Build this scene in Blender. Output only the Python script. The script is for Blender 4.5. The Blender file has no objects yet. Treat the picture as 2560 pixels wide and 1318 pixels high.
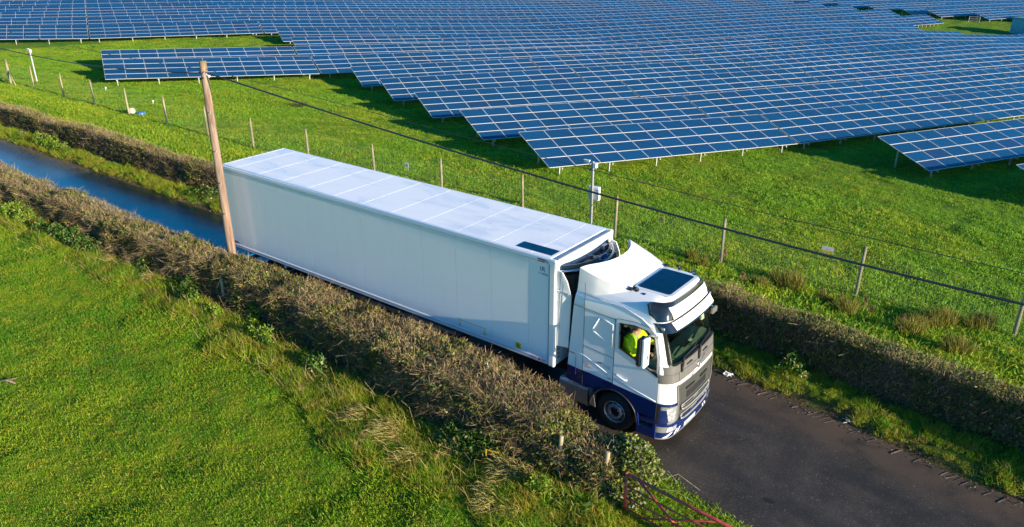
import bpy, bmesh, math, random
import numpy as np
from mathutils import Vector, Matrix
from mathutils.geometry import tessellate_polygon

rnd = random.Random(7)
rng = np.random.default_rng(11)
SC = bpy.context.scene
COL = SC.collection
R = math.radians

# ------------------------------------------------------------------ camera, light, exposure
cam_d = bpy.data.cameras.new("camera")
cam = bpy.data.objects.new("camera", cam_d)
COL.objects.link(cam)
cam_d.sensor_width = 36.0
cam_d.lens = 1991.0 / 2560.0 * 36.0
cam_d.clip_start = 0.1
cam_d.clip_end = 2000.0
cam.location = (23.356, -14.335, 11.483)
cam.rotation_euler = (1.1640, 0.0050, 0.6567)
SC.camera = cam

SUN_AZ, SUN_EL = R(-2.5), R(13.5)          # azimuth counted from +X towards +Y
world = bpy.data.worlds.new("World")
SC.world = world
world.use_nodes = True
wn = world.node_tree
bg = wn.nodes["Background"]
sky = wn.nodes.new("ShaderNodeTexSky")
sky.sky_type = 'NISHITA'
sky.sun_disc = False
sky.sun_elevation = SUN_EL
sky.sun_rotation = math.pi / 2 - SUN_AZ
sky.air_density = 1.0
sky.dust_density = 0.3
sky.ozone_density = 4.0
hs = wn.nodes.new("ShaderNodeHueSaturation")
hs.inputs["Saturation"].default_value = 1.35
wn.links.new(sky.outputs[0], hs.inputs["Color"])
wn.links.new(hs.outputs[0], bg.inputs[0])
bg.inputs[1].default_value = 0.12
sun_d = bpy.data.lights.new("sun", 'SUN')
sun_d.energy = 5.0
sun_d.angle = R(0.5)
sun_d.color = (1.0, 0.86, 0.66)
sun = bpy.data.objects.new("sun", sun_d)
COL.objects.link(sun)
sd = Vector((math.cos(SUN_AZ) * math.cos(SUN_EL), math.sin(SUN_AZ) * math.cos(SUN_EL), math.sin(SUN_EL)))
sun.rotation_euler = sd.to_track_quat('Z', 'Y').to_euler()
sun.location = (40, 10, 30)
SC.view_settings.view_transform = 'Standard'
SC.view_settings.look = 'None'
SC.view_settings.gamma = 1.0
SC.view_settings.use_curve_mapping = False
SC.view_settings.exposure = 1.08

# ------------------------------------------------------------------ materials
class NT:
    def __init__(s, name):
        s.m = bpy.data.materials.new(name)
        s.m.use_nodes = True
        s.t = s.m.node_tree
        s.n = s.t.nodes
        s.b = s.n["Principled BSDF"]
    def add(s, kind, **kw):
        nd = s.n.new(kind)
        for k, v in kw.items():
            setattr(nd, k, v)
        return nd
    def put(s, sock, v):
        if isinstance(v, bpy.types.NodeSocket):
            s.t.links.new(v, sock)
        else:
            sock.default_value = v
    def math(s, op, a, b=None, clamp=False):
        nd = s.add("ShaderNodeMath", operation=op, use_clamp=clamp)
        s.put(nd.inputs[0], a)
        if b is not None:
            s.put(nd.inputs[1], b)
        return nd.outputs[0]
    def mix(s, f, a, b):
        nd = s.add("ShaderNodeMix", data_type='RGBA')
        s.put(nd.inputs[0], f)
        s.put(nd.inputs[6], (*a, 1) if isinstance(a, tuple) else a)
        s.put(nd.inputs[7], (*b, 1) if isinstance(b, tuple) else b)
        return nd.outputs[2]
    def noise(s, scale, detail=3.0, rough=0.55, vec=None, dist=0.0):
        nd = s.add("ShaderNodeTexNoise")
        nd.inputs["Scale"].default_value = scale
        nd.inputs["Detail"].default_value = detail
        nd.inputs["Roughness"].default_value = rough
        nd.inputs["Distortion"].default_value = dist
        s.put(nd.inputs["Vector"], vec if vec is not None else s.pos())
        return nd.outputs[0]
    def pos(s):
        if not hasattr(s, 'g'):
            s.g = s.add("ShaderNodeNewGeometry")
        return s.g.outputs["Position"]
    def obj(s):
        if not hasattr(s, 'tc'):
            s.tc = s.add("ShaderNodeTexCoord")
        return s.tc.outputs["Object"]
    def sep(s, v):
        nd = s.add("ShaderNodeSeparateXYZ")
        s.put(nd.inputs[0], v)
        return nd.outputs
    def scaled(s, v, sc, rot=(0, 0, 0)):
        nd = s.add("ShaderNodeMapping")
        s.put(nd.inputs[0], v)
        nd.inputs["Scale"].default_value = sc
        nd.inputs["Rotation"].default_value = rot
        return nd.outputs[0]
    def ramp(s, f, a, b):                     # smooth 0..1 between a and b
        nd = s.add("ShaderNodeMapRange", interpolation_type='SMOOTHSTEP')
        s.put(nd.inputs[0], f)
        nd.inputs[1].default_value = a
        nd.inputs[2].default_value = b
        return nd.outputs[0]
    def attr(s, name, out=0, kind='GEOMETRY'):
        nd = s.add("ShaderNodeAttribute", attribute_name=name, attribute_type=kind)
        return nd.outputs[out]
    def rand(s):
        return s.add("ShaderNodeObjectInfo").outputs["Random"]
    def bump(s, h, strength=0.3, dist=0.02):
        nd = s.add("ShaderNodeBump")
        nd.inputs["Strength"].default_value = strength
        nd.inputs["Distance"].default_value = dist
        s.put(nd.inputs["Height"], h)
        s.put(s.b.inputs["Normal"], nd.outputs[0])
    def base(s, v, rough=0.5, metal=0.0, spec=0.5, coat=0.0):
        s.put(s.b.inputs["Base Color"], (*v, 1) if isinstance(v, tuple) else v)
        s.put(s.b.inputs["Roughness"], rough)
        s.put(s.b.inputs["Metallic"], metal)
        s.b.inputs["Specular IOR Level"].default_value = spec
        s.b.inputs["Coat Weight"].default_value = coat
        s.b.inputs["Coat Roughness"].default_value = 0.06
        return s.m

def simple(name, c, rough=0.5, metal=0.0, spec=0.5, coat=0.0, var=0.12, scale=6.0, bump=0.0):
    k = NT(name)
    n = k.noise(scale, 4.0, 0.6, vec=k.obj())
    a = tuple(x * (1 - var) for x in c)
    b = tuple(min(1.0, x * (1 + var)) for x in c)
    col = k.mix(k.ramp(n, 0.3, 0.7), a, b)
    k.base(col, rough, metal, spec, coat)
    if bump:
        k.bump(k.noise(scale * 12, 3.0, vec=k.obj()), bump, 0.01)
    return k.m

def white_paint(name, c, dirt=0.12, low=None):
    """coach paint with faint streaks of road dirt"""
    k = NT(name)
    st = k.noise(3.0, 4.0, 0.6, vec=k.scaled(k.obj(), (1.0, 1.0, 0.15)))
    sp = k.noise(14.0, 5.0, 0.7, vec=k.obj())
    f = k.math('MULTIPLY', k.ramp(st, 0.35, 0.8), k.ramp(sp, 0.3, 0.75))
    f = k.math('MULTIPLY', f, dirt * 2.0)
    col = k.mix(f, c, tuple(x * 0.72 for x in c))
    k.base(col, 0.28, 0.0, 0.5, 0.5)
    return k.m

M = {}
M['white'] = white_paint('white_paint', (0.74, 0.74, 0.74))
M['box_side'] = white_paint('trailer_side_sheet', (0.84, 0.85, 0.84), 0.12)
def roof_mat():
    k = NT('trailer_roof_sheet')
    v = k.scaled(k.obj(), (0.35, 1.1, 1.0), (0, 0, R(20)))
    n = k.noise(1.3, 5.0, 0.62, vec=v, dist=0.6)
    fine = k.noise(22.0, 4.0, 0.7, vec=k.obj())
    f = k.ramp(n, 0.46, 0.68)
    col = k.mix(k.math('MULTIPLY', f, 0.5), (0.84, 0.84, 0.84), (0.60, 0.64, 0.70))
    col = k.mix(k.math('MULTIPLY', k.ramp(fine, 0.55, 0.8), 0.12), col, (0.4, 0.4, 0.38))
    rough = k.math('ADD', 0.55, k.math('MULTIPLY', f, -0.36))
    k.base(col, rough, 0.0, 0.3, 0.0)
    return k.m
M['roof'] = roof_mat()
def cab_mat():
    """white over dark blue: the paint line is part of the livery (object coordinates, metres)"""
    k = NT('cab_livery_paint')
    o = k.sep(k.obj())
    x, z = o[0], o[2]
    line = k.math('SUBTRACT', 1.375, k.math('MULTIPLY', k.math('MAXIMUM', k.math('SUBTRACT', x, 14.6), 0.0), 0.075))
    f = k.math('LESS_THAN', z, line)
    col = k.mix(f, (0.80, 0.80, 0.80), (0.005, 0.018, 0.095))
    d = k.noise(9.0, 5.0, 0.7, vec=k.obj())
    low = k.math('SUBTRACT', 1.0, k.ramp(z, 0.3, 1.2))
    col = k.mix(k.math('MULTIPLY', k.math('MULTIPLY', low, k.ramp(d, 0.4, 0.7)), 0.25), col, (0.10, 0.09, 0.07))
    k.base(col, 0.24, 0.0, 0.5, 0.7)
    return k.m
M['cab'] = cab_mat()
M['blue'] = simple('dark_blue_paint', (0.005, 0.021, 0.125), 0.25, coat=0.7, var=0.15)
M['grey_trim'] = simple('grey_panel_paint', (0.135, 0.132, 0.12), 0.38, coat=0.2, var=0.08)
M['light_trim'] = simple('silver_grey_trim', (0.30, 0.31, 0.295), 0.35, metal=0.3, var=0.08)
M['dark'] = simple('dark_plastic', (0.018, 0.018, 0.02), 0.5, var=0.3)
M['gloss_black'] = simple('gloss_black_plastic', (0.012, 0.014, 0.016), 0.08, coat=1.0, var=0.2)
M['rubber'] = simple('tyre_rubber', (0.018, 0.018, 0.018), 0.8, var=0.3, scale=14, bump=0.3)
M['steel'] = simple('brushed_steel', (0.62, 0.64, 0.66), 0.28, metal=0.9, var=0.1)
M['galv'] = simple('galvanised_steel', (0.42, 0.43, 0.45), 0.42, metal=0.45, var=0.18, scale=20)
M['alu'] = simple('aluminium_tread', (0.50, 0.51, 0.53), 0.35, metal=0.8, var=0.2, scale=25, bump=0.4)
M['lamp'] = simple('lamp_glass', (0.50, 0.53, 0.56), 0.07, metal=0.35, coat=1.0, var=0.45, scale=9, bump=0.15)
M['amber'] = simple('amber_lens', (0.75, 0.25, 0.02), 0.15, coat=1.0)
M['sticker_yellow'] = simple('yellow_sticker', (0.80, 0.52, 0.01), 0.4)
M['orange'] = simple('orange_print', (0.72, 0.40, 0.01), 0.45)
M['red'] = simple('red_print', (0.62, 0.03, 0.03), 0.45)
M['navy'] = simple('navy_print', (0.01, 0.035, 0.20), 0.4)
M['black'] = simple('black_print', (0.02, 0.02, 0.02), 0.5)
M['grey_print'] = simple('grey_print', (0.22, 0.25, 0.28), 0.5)
M['decal_white'] = simple('white_sticker', (0.78, 0.78, 0.78), 0.4)
M['gloss_white'] = white_paint('gloss_white_plastic', (0.80, 0.80, 0.79), 0.04)
M['dash'] = simple('dashboard_plastic', (0.20, 0.23, 0.17), 0.6, var=0.15)
M['seat'] = simple('seat_fabric', (0.03, 0.032, 0.038), 0.9, var=0.3, scale=12)
M['skin'] = simple('skin', (0.50, 0.26, 0.18), 0.5, var=0.08)
M['hivis'] = simple('yellow_jacket_fabric', (0.62, 0.78, 0.0), 0.7, var=0.12, scale=9, bump=0.4)
M['reflective'] = simple('reflective_tape', (0.55, 0.57, 0.58), 0.35, metal=0.3)
M['trousers'] = simple('dark_trousers', (0.02, 0.025, 0.04), 0.8)
M['hair'] = simple('hair', (0.03, 0.02, 0.015), 0.7)
M['blind'] = simple('pale_cab_lining', (0.30, 0.33, 0.27), 0.8)
M['plastic_white'] = simple('white_plastic_box', (0.72, 0.73, 0.74), 0.4, var=0.06)
M['sign_yellow'] = simple('yellow_sign', (0.75, 0.70, 0.12), 0.5)
M['teal'] = simple('green_painted_steel', (0.10, 0.36, 0.42), 0.5, var=0.1)
M['teal_roof'] = simple('green_roof_sheet', (0.10, 0.24, 0.22), 0.5, var=0.15)
M['wire'] = simple('galvanised_wire', (0.26, 0.29, 0.23), 0.5, metal=0.3)
M['cable'] = simple('black_cable_sheath', (0.02, 0.024, 0.03), 0.45)
M['red_iron'] = simple('weathered_red_oxide_paint', (0.42, 0.060, 0.045), 0.55, var=0.4, scale=7)
M['paper'] = simple('crumpled_paper', (0.7, 0.7, 0.68), 0.8)
M['stone'] = simple('pale_stone', (0.42, 0.40, 0.34), 0.9, var=0.3, bump=0.4)
M['blue_lid'] = simple('blue_plastic_lid', (0.05, 0.16, 0.45), 0.35)

def glass_mat(name, tint, fac):
    k = NT(name)
    tr = k.add("ShaderNodeBsdfTransparent")
    tr.inputs[0].default_value = (*tint, 1)
    gl = k.add("ShaderNodeBsdfGlossy")
    gl.inputs["Roughness"].default_value = 0.02
    fr = k.add("ShaderNodeFresnel")
    fr.inputs[0].default_value = 1.5
    mx = k.add("ShaderNodeMixShader")
    k.pos()
    k.put(mx.inputs[0], k.math('MULTIPLY', k.math('ADD', fr.outputs[0], fac, clamp=True), k.math('SUBTRACT', 1.0, k.g.outputs['Backfacing'])))
    k.t.links.new(tr.outputs[0], mx.inputs[1])
    k.t.links.new(gl.outputs[0], mx.inputs[2])
    k.t.links.new(mx.outputs[0], k.n["Material Output"].inputs[0])
    return k.m
M['windscreen'] = glass_mat('windscreen_glass', (0.82, 0.90, 0.80), 0.08)
M['side_glass'] = glass_mat('side_window_glass', (0.9, 0.93, 0.9), 0.0)
M['hatch'] = simple('tinted_hatch_glass', (0.003, 0.018, 0.045), 0.12, spec=0.35, var=0.3)

def wood(name, c1, c2, top=None):
    k = NT(name)
    v = k.scaled(k.obj(), (9.0, 9.0, 0.5))
    n = k.noise(1.6, 6.0, 0.65, vec=v, dist=0.4)
    n2 = k.noise(1.2, 5.0, 0.7, vec=k.scaled(k.obj(), (7, 7, 0.5)))
    col = k.mix(k.ramp(n, 0.3, 0.7), c1, c2)
    col = k.mix(k.math('MULTIPLY', k.ramp(n2, 0.45, 0.62), 0.75), col, tuple(x * 0.5 for x in c1))
    if top:
        z = k.sep(k.obj())[2]
        col = k.mix(k.ramp(z, top[0], top[1]), col, (0.15, 0.14, 0.06))
    k.base(col, 0.85)
    k.bump(n, 0.5, 0.01)
    return k.m
M['pole_wood'] = wood('weathered_pole_timber', (0.22, 0.125, 0.090), (0.31, 0.24, 0.175), (7.30, 7.60))
M['post_wood'] = wood('fence_post_timber', (0.30, 0.25, 0.15), (0.42, 0.36, 0.24), (1.45, 1.9))

def attr_mat(name, rough=0.8, spec=0.25, trans=0.0, var=0.25):
    """vegetation: colour comes per leaf / twig from the mesh attribute 'tint'"""
    k = NT(name)
    c = k.attr('tint')
    k.base(c, rough, 0.0, spec)
    if trans:
        tl = k.add("ShaderNodeBsdfTranslucent")
        k.put(tl.inputs[0], c)
        mx = k.add("ShaderNodeMixShader")
        mx.inputs[0].default_value = trans
        k.t.links.new(k.b.outputs[0], mx.inputs[1])
        k.t.links.new(tl.outputs[0], mx.inputs[2])
        k.t.links.new(mx.outputs[0], k.n["Material Output"].inputs[0])
    return k.m
M['twig'] = attr_mat('hedge_twig_bark', 0.85, 0.2)
M['leaf'] = attr_mat('leaf', 0.45, 0.4, 0.25)
M['straw'] = attr_mat('dry_stalk', 0.7, 0.3, 0.2)
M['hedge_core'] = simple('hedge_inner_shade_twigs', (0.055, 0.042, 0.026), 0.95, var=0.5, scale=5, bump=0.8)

def grass_color(k, seed_out=None):
    """field grass colour by place: lush, yellowed and tired patches (world coordinates)"""
    a = k.noise(0.30, 4.0, 0.6)
    b = k.noise(1.7, 4.0, 0.65)
    c = k.noise(7.0, 3.0, 0.6)
    y = k.sep(k.pos())[1]
    col = k.mix(k.ramp(a, 0.35, 0.65), (0.092, 0.235, 0.009), (0.205, 0.315, 0.011))
    col = k.mix(k.math('MULTIPLY', k.ramp(b, 0.42, 0.70), 0.75), col, (0.290, 0.320, 0.018))
    col = k.mix(k.math('MULTIPLY', k.ramp(c, 0.50, 0.75), 0.60), col, (0.380, 0.270, 0.060))
    # the solar field is grazed shorter and paler
    f = k.ramp(y, 11.0, 14.0)
    g = k.noise(0.16, 3.0, 0.55)
    col = k.mix(k.math('MULTIPLY', f, k.ramp(g, 0.4, 0.62)), col, (0.150, 0.290, 0.014))
    return col
def ground_mat():
    k = NT('field_ground')
    col = grass_color(k)
    dark = k.noise(5.0, 5.0, 0.7)
    col = k.mix(k.ramp(dark, 0.35, 0.75), k.mix(0.55, col, (0.030, 0.050, 0.008)), col)
    col = k.mix(k.attr('mud', 2), col, k.mix(k.ramp(k.noise(11.0, 4.0, 0.7), 0.4, 0.7), (0.060, 0.040, 0.026), (0.150, 0.105, 0.060)))
    k.base(col, 0.95, 0.0, 0.1)
    k.bump(k.math('ADD', k.noise(9.0, 6.0, 0.75), k.math('MULTIPLY', k.noise(2.0, 3.0, 0.6), 0.8)), 0.9, 0.12)
    return k.m
M['ground'] = ground_mat()
def blade_mat(name='grass_blade', rough_ground=False):
    k = NT(name)
    col = grass_color(k)
    if rough_ground:
        col = k.mix(k.math('MULTIPLY', k.ramp(k.noise(1.3, 4.0, 0.6), 0.42, 0.60), 0.70), col, (0.260, 0.250, 0.026))
        col = k.mix(k.math('MULTIPLY', k.ramp(k.noise(3.1, 4.0, 0.6), 0.54, 0.70), 0.75), col, (0.360, 0.250, 0.090))
    r = k.rand()
    col = k.mix(k.math('MULTIPLY', r, 0.45), col, (0.060, 0.170, 0.008))
    t = k.attr('tint')
    mul = k.add("ShaderNodeMix", data_type='RGBA', blend_type='MULTIPLY')
    mul.inputs[0].default_value = 1.0
    k.put(mul.inputs[6], col)
    k.put(mul.inputs[7], t)
    col = mul.outputs[2]
    k.base(col, 0.55, 0.0, 0.3)
    tl = k.add("ShaderNodeBsdfTranslucent")
    k.put(tl.inputs[0], col)
    mx = k.add("ShaderNodeMixShader")
    mx.inputs[0].default_value = 0.45
    k.t.links.new(k.b.outputs[0], mx.inputs[1])
    k.t.links.new(tl.outputs[0], mx.inputs[2])
    k.t.links.new(mx.outputs[0], k.n["Material Output"].inputs[0])
    return k.m
M['blade'] = blade_mat()
M['blade_rough'] = blade_mat('rough_grass_blade', True)
def road_mat():
    k = NT('wet_asphalt')
    p = k.sep(k.pos())
    x, y = p[0], p[1]
    agg = k.noise(55.0, 3.0, 0.8)
    agg2 = k.add("ShaderNodeTexVoronoi")
    agg2.inputs["Scale"].default_value = 48.0
    k.put(agg2.inputs["Vector"], k.pos())
    blot = k.noise(0.9, 5.0, 0.65)
    long_ = k.noise(0.8, 4.0, 0.6, vec=k.scaled(k.pos(), (0.25, 1.6, 1.0)))
    col = k.mix(k.ramp(blot, 0.35, 0.7), (0.030, 0.025, 0.019), (0.064, 0.050, 0.036))
    col = k.mix(k.math('MULTIPLY', k.ramp(agg, 0.50, 0.72), 0.65), col, (0.15, 0.135, 0.11))
    chip = k.noise(23.0, 2.0, 0.9)
    col = k.mix(k.math('MULTIPLY', k.ramp(chip, 0.62, 0.74), 0.8), col, (0.30, 0.27, 0.22))
    dk = k.noise(31.0, 2.0, 0.9)
    col = k.mix(k.math('MULTIPLY', k.ramp(dk, 0.56, 0.7), 0.7), col, (0.012, 0.012, 0.012))
    # brown mud film along the far edge and in streaks
    w = k.math('ADD', y, k.math('MULTIPLY', k.math('MAXIMUM', k.math('SUBTRACT', x, 16.0), 0.0), 0.17))
    west = k.math('MULTIPLY', k.math('SUBTRACT', 1.0, k.ramp(x, -26.0, -10.0)), 1.3)
    edge = k.math('MULTIPLY', k.ramp(k.math('ADD', w, west), 2.6, 4.1), k.ramp(blot, 0.25, 0.6))
    mud = k.math('MAXIMUM', edge, k.math('MULTIPLY', k.ramp(long_, 0.5, 0.75), 0.55))
    col = k.mix(mud, col, (0.085, 0.058, 0.040))
    # an oil spot and two darker worn wheel tracks
    dn = k.add("ShaderNodeVectorMath", operation='DISTANCE')
    k.put(dn.inputs[0], k.scaled(k.pos(), (1.0, 1.6, 1.0)))
    dn.inputs[1].default_value = (19.31, -0.27, 0.0)
    spot = k.math('SUBTRACT', 1.0, k.ramp(k.math('ADD', dn.outputs[1], k.math('MULTIPLY', blot, 0.12)), 0.12, 0.26))
    col = k.mix(k.math('MULTIPLY', spot, 0.8), col, (0.008, 0.008, 0.010))
    tw = k.math('ABSOLUTE', k.math('SUBTRACT', k.math('ABSOLUTE', k.math('SUBTRACT', w, 1.55)), 0.95))
    trk = k.math('MULTIPLY', k.math('SUBTRACT', 1.0, k.ramp(tw, 0.05, 0.42)), k.ramp(long_, 0.30, 0.60))
    col = k.mix(k.math('MULTIPLY', trk, 0.38), col, (0.022, 0.021, 0.022))
    # wet at the western, lower end of the lane; nearly dry ahead of the lorry
    wet = k.math('SUBTRACT', 1.0, k.ramp(x, -4.0, 12.0))
    rough = k.math('ADD', 0.56, k.math('MULTIPLY', wet, -0.46))
    rough = k.math('ADD', rough, k.math('MULTIPLY', mud, 0.32))
    k.base(col, rough, 0.0, 0.5)
    k.put(k.b.inputs["Specular IOR Level"], k.math('ADD', 0.30, k.math('MULTIPLY', wet, 0.37)))
    k.b.inputs["IOR"].default_value = 1.5
    st = k.math('ADD', k.math('MULTIPLY', agg, 0.6), k.math('MULTIPLY', agg2.outputs[0], 0.5))
    k.bump(st, 0.35, 0.006)
    return k.m
M['road'] = road_mat()
M['mud'] = simple('roadside_mud', (0.075, 0.050, 0.034), 0.75, var=0.45, scale=3, bump=0.9)

def cell_mat():
    """photovoltaic glass: 10 x 6 polycrystalline cells between silver lines (UV)"""
    k = NT('solar_cell_glass')
    uv = k.add("ShaderNodeUVMap")
    u = k.sep(uv.outputs[0])
    def lines(c, n, w):
        f = k.math('FRACT', k.math('MULTIPLY', c, n))
        d = k.math('ABSOLUTE', k.math('SUBTRACT', f, 0.5))
        return k.math('GREATER_THAN', d, 0.5 - w)
    ln = k.math('MAXIMUM', lines(u[0], 10.0, 0.045), lines(u[1], 6.0, 0.045))
    bus = k.math('MULTIPLY', lines(u[1], 18.0, 0.035), 0.35)
    ln = k.math('MAXIMUM', ln, bus)
    r = k.math('FRACT', k.math('ADD', k.math('MULTIPLY', k.rand(), 7.13), k.attr('tone', 2)))
    col = k.mix(k.ramp(r, 0.0, 1.0), (0.001, 0.030, 0.088), (0.001, 0.044, 0.122))
    pur = k.math('GREATER_THAN', r, 0.96)
    col = k.mix(k.math('MULTIPLY', pur, 0.75), col, (0.008, 0.020, 0.075))
    n = k.noise(0.05, 3.0, 0.6)
    col = k.mix(k.math('MULTIPLY', k.ramp(n, 0.4, 0.6), 0.25), col, (0.001, 0.040, 0.15))
    col = k.mix(k.math('MULTIPLY', ln, 0.60), col, (0.07, 0.19, 0.33))
    k.base(col, 0.30, 0.0, 0.20, 0.0)
    k.b.inputs["Coat Roughness"].default_value = 0.12
    return k.m
M['cell'] = cell_mat()
M['frame'] = simple('anodised_frame', (0.56, 0.56, 0.54), 0.5, metal=0.1, var=0.06)

# ------------------------------------------------------------------ helpers
def tag(o, label=None, cat=None, group=None, kind=None):
    if label: o['label'] = label
    if cat: o['category'] = cat
    if group: o['group'] = group
    if kind: o['kind'] = kind
    return o

def empty(name, loc=(0, 0, 0), rz=0.0, **kw):
    o = bpy.data.objects.new(name, None)
    o.empty_display_size = 0.2
    o.location = loc
    o.rotation_euler = (0, 0, rz)
    COL.objects.link(o)
    return tag(o, **kw)

def link(name, me, mats, parent=None, smooth=False):
    if not isinstance(mats, (list, tuple)):
        mats = [mats]
    for m in mats:
        me.materials.append(m)
    if smooth:
        me.polygons.foreach_set('use_smooth', [True] * len(me.polygons))
    o = bpy.data.objects.new(name, me)
    COL.objects.link(o)
    if parent is not None:
        o.parent = parent
    return o

class MB:
    """collects simple shapes into one mesh"""
    def __init__(s):
        s.v, s.f, s.mi = [], [], []
    def add(s, vs, fs, mi=0):
        k = len(s.v)
        s.v += [tuple(v) for v in vs]
        s.f += [tuple(i + k for i in f) for f in fs]
        s.mi += [mi] * len(fs)
        return s
    def box(s, lo, hi, mi=0, mat=None):
        (x0, y0, z0), (x1, y1, z1) = lo, hi
        vs = [Vector(p) for p in ((x0, y0, z0), (x1, y0, z0), (x1, y1, z0), (x0, y1, z0), (x0, y0, z1), (x1, y0, z1), (x1, y1, z1), (x0, y1, z1))]
        if mat: vs = [mat @ v for v in vs]
        return s.add(vs, [(0, 3, 2, 1), (4, 5, 6, 7), (0, 1, 5, 4), (1, 2, 6, 5), (2, 3, 7, 6), (3, 0, 4, 7)], mi)
    def tube(s, pts, r, n=8, mi=0, cap=True):
        pts = [Vector(p) for p in pts]
        rs = r if isinstance(r, (list, tuple)) else [r] * len(pts)
        rings = []
        prev = None
        for i, p in enumerate(pts):
            d = (pts[min(i + 1, len(pts) - 1)] - pts[max(i - 1, 0)]).normalized()
            if prev is None:
                a = d.orthogonal().normalized()
            else:
                a = (prev - d * prev.dot(d)).normalized()
            prev = a
            b = d.cross(a)
            rings.append([p + (a * math.cos(t) + b * math.sin(t)) * rs[i] for t in [2 * math.pi * j / n for j in range(n)]])
        vs = [v for rg in rings for v in rg]
        fs = []
        for i in range(len(pts) - 1):
            for j in range(n):
                fs.append((i * n + j, i * n + (j + 1) % n, (i + 1) * n + (j + 1) % n, (i + 1) * n + j))
        if cap:
            fs.append(tuple(range(n - 1, -1, -1)))
            fs.append(tuple((len(pts) - 1) * n + j for j in range(n)))
        return s.add(vs, fs, mi)
    def lathe(s, prof, c, axis='y', n=32, mi=0):
        """prof: (radius, offset along the axis)"""
        vs, fs = [], []
        for (r, h) in prof:
            for j in range(n):
                t = 2 * math.pi * j / n
                a, b = r * math.cos(t), r * math.sin(t)
                q = (a, h, b) if axis == 'y' else ((a, b, h) if axis == 'z' else (h, a, b))
                vs.append((c[0] + q[0], c[1] + q[1], c[2] + q[2]))
        for i in range(len(prof) - 1):
            for j in range(n):
                fs.append((i * n + j, i * n + (j + 1) % n, (i + 1) * n + (j + 1) % n, (i + 1) * n + j))
        return s.add(vs, fs, mi)
    def poly(s, outline, fn, depth, holes=(), mi=0):
        """flat outline (2D) with holes, given thickness; fn(a, b, d) -> 3D point"""
        loops = [outline] + list(holes)
        flat = [p for l in loops for p in l]
        tris = tessellate_polygon([[Vector((p[0], p[1], 0)) for p in l] for l in loops])
        n = len(flat)
        vs = [fn(p[0], p[1], 0.0) for p in flat] + [fn(p[0], p[1], depth) for p in flat]
        fs = [tuple(t) for t in tris] + [tuple(i + n for i in reversed(t)) for t in tris]
        k = 0
        for l in loops:
            m = len(l)
            for i in range(m):
                a, b = k + i, k + (i + 1) % m
                fs.append((a, b, b + n, a + n))
            k += m
        return s.add(vs, fs, mi)
    def mesh(s, name):
        me = bpy.data.meshes.new(name)
        me.from_pydata(s.v, [], s.f)
        me.update()
        if any(s.mi):
            me.polygons.foreach_set('material_index', s.mi)
        bm = bmesh.new()
        bm.from_mesh(me)
        bmesh.ops.recalc_face_normals(bm, faces=bm.faces)
        bm.to_mesh(me)
        bm.free()
        return me
    def build(s, name, mats, parent=None, smooth=False, bevel=0.0, seg=2, auto=False):
        me = s.mesh(name)
        o = link(name, me, mats, parent, smooth)
        if bevel:
            md = o.modifiers.new('bevel', 'BEVEL')
            md.width = bevel
            md.segments = seg
            md.limit_method = 'ANGLE'
            md.angle_limit = R(35)
            if smooth:
                md.harden_normals = True
        if auto:
            me.set_sharp_from_angle(angle=R(35))
        return o

def cards(name, P, D, W, length, width, tint, mat, parent=None, taper=0.35, bend=0.0):
    """many slim leaf / twig / blade faces: P base points, D directions, W width directions"""
    n = len(P)
    D = D / (np.linalg.norm(D, axis=1, keepdims=True) + 1e-9)
    W = np.cross(D, W)
    W = W / (np.linalg.norm(W, axis=1, keepdims=True) + 1e-9)
    L = np.asarray(length).reshape(-1, 1) * np.ones((n, 1))
    w = np.asarray(width).reshape(-1, 1) * np.ones((n, 1)) * 0.5
    V = np.empty((n, 4, 3))
    V[:, 0] = P - W * w
    V[:, 1] = P + W * w
    V[:, 2] = P + D * L + W * w * taper
    V[:, 3] = P + D * L - W * w * taper
    if bend is not None and np.any(bend):
        b = np.asarray(bend).reshape(-1, 1)
        V[:, 2, 2:3] -= b * L
        V[:, 3, 2:3] -= b * L
    me = bpy.data.meshes.new(name)
    me.vertices.add(n * 4)
    me.vertices.foreach_set('co', V.reshape(-1))
    me.loops.add(n * 4)
    me.loops.foreach_set('vertex_index', np.arange(n * 4, dtype=np.int32))
    me.polygons.add(n)
    me.polygons.foreach_set('loop_start', np.arange(0, n * 4, 4, dtype=np.int32))
    at = me.attributes.new('tint', 'FLOAT_COLOR', 'FACE')
    c = np.ones((n, 4), dtype=np.float32)
    c[:, :3] = np.clip(tint, 0, 1)
    at.data.foreach_set('color', c.reshape(-1))
    me.update(calc_edges=True)
    o = link(name, me, mat, parent)
    return o

def vnoise(x, y, s, seed=0):
    """cheap smooth value noise on arrays, 0..1"""
    x = np.asarray(x, float) * s + seed * 17.3
    y = np.asarray(y, float) * s + seed * 9.1
    xi, yi = np.floor(x), np.floor(y)
    fx, fy = x - xi, y - yi
    fx = fx * fx * (3 - 2 * fx)
    fy = fy * fy * (3 - 2 * fy)
    def h(a, b):
        v = np.sin(a * 127.1 + b * 311.7 + seed * 74.7) * 43758.5453
        return v - np.floor(v)
    return (h(xi, yi) * (1 - fx) + h(xi + 1, yi) * fx) * (1 - fy) + (h(xi, yi + 1) * (1 - fx) + h(xi + 1, yi + 1) * fx) * fy

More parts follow.
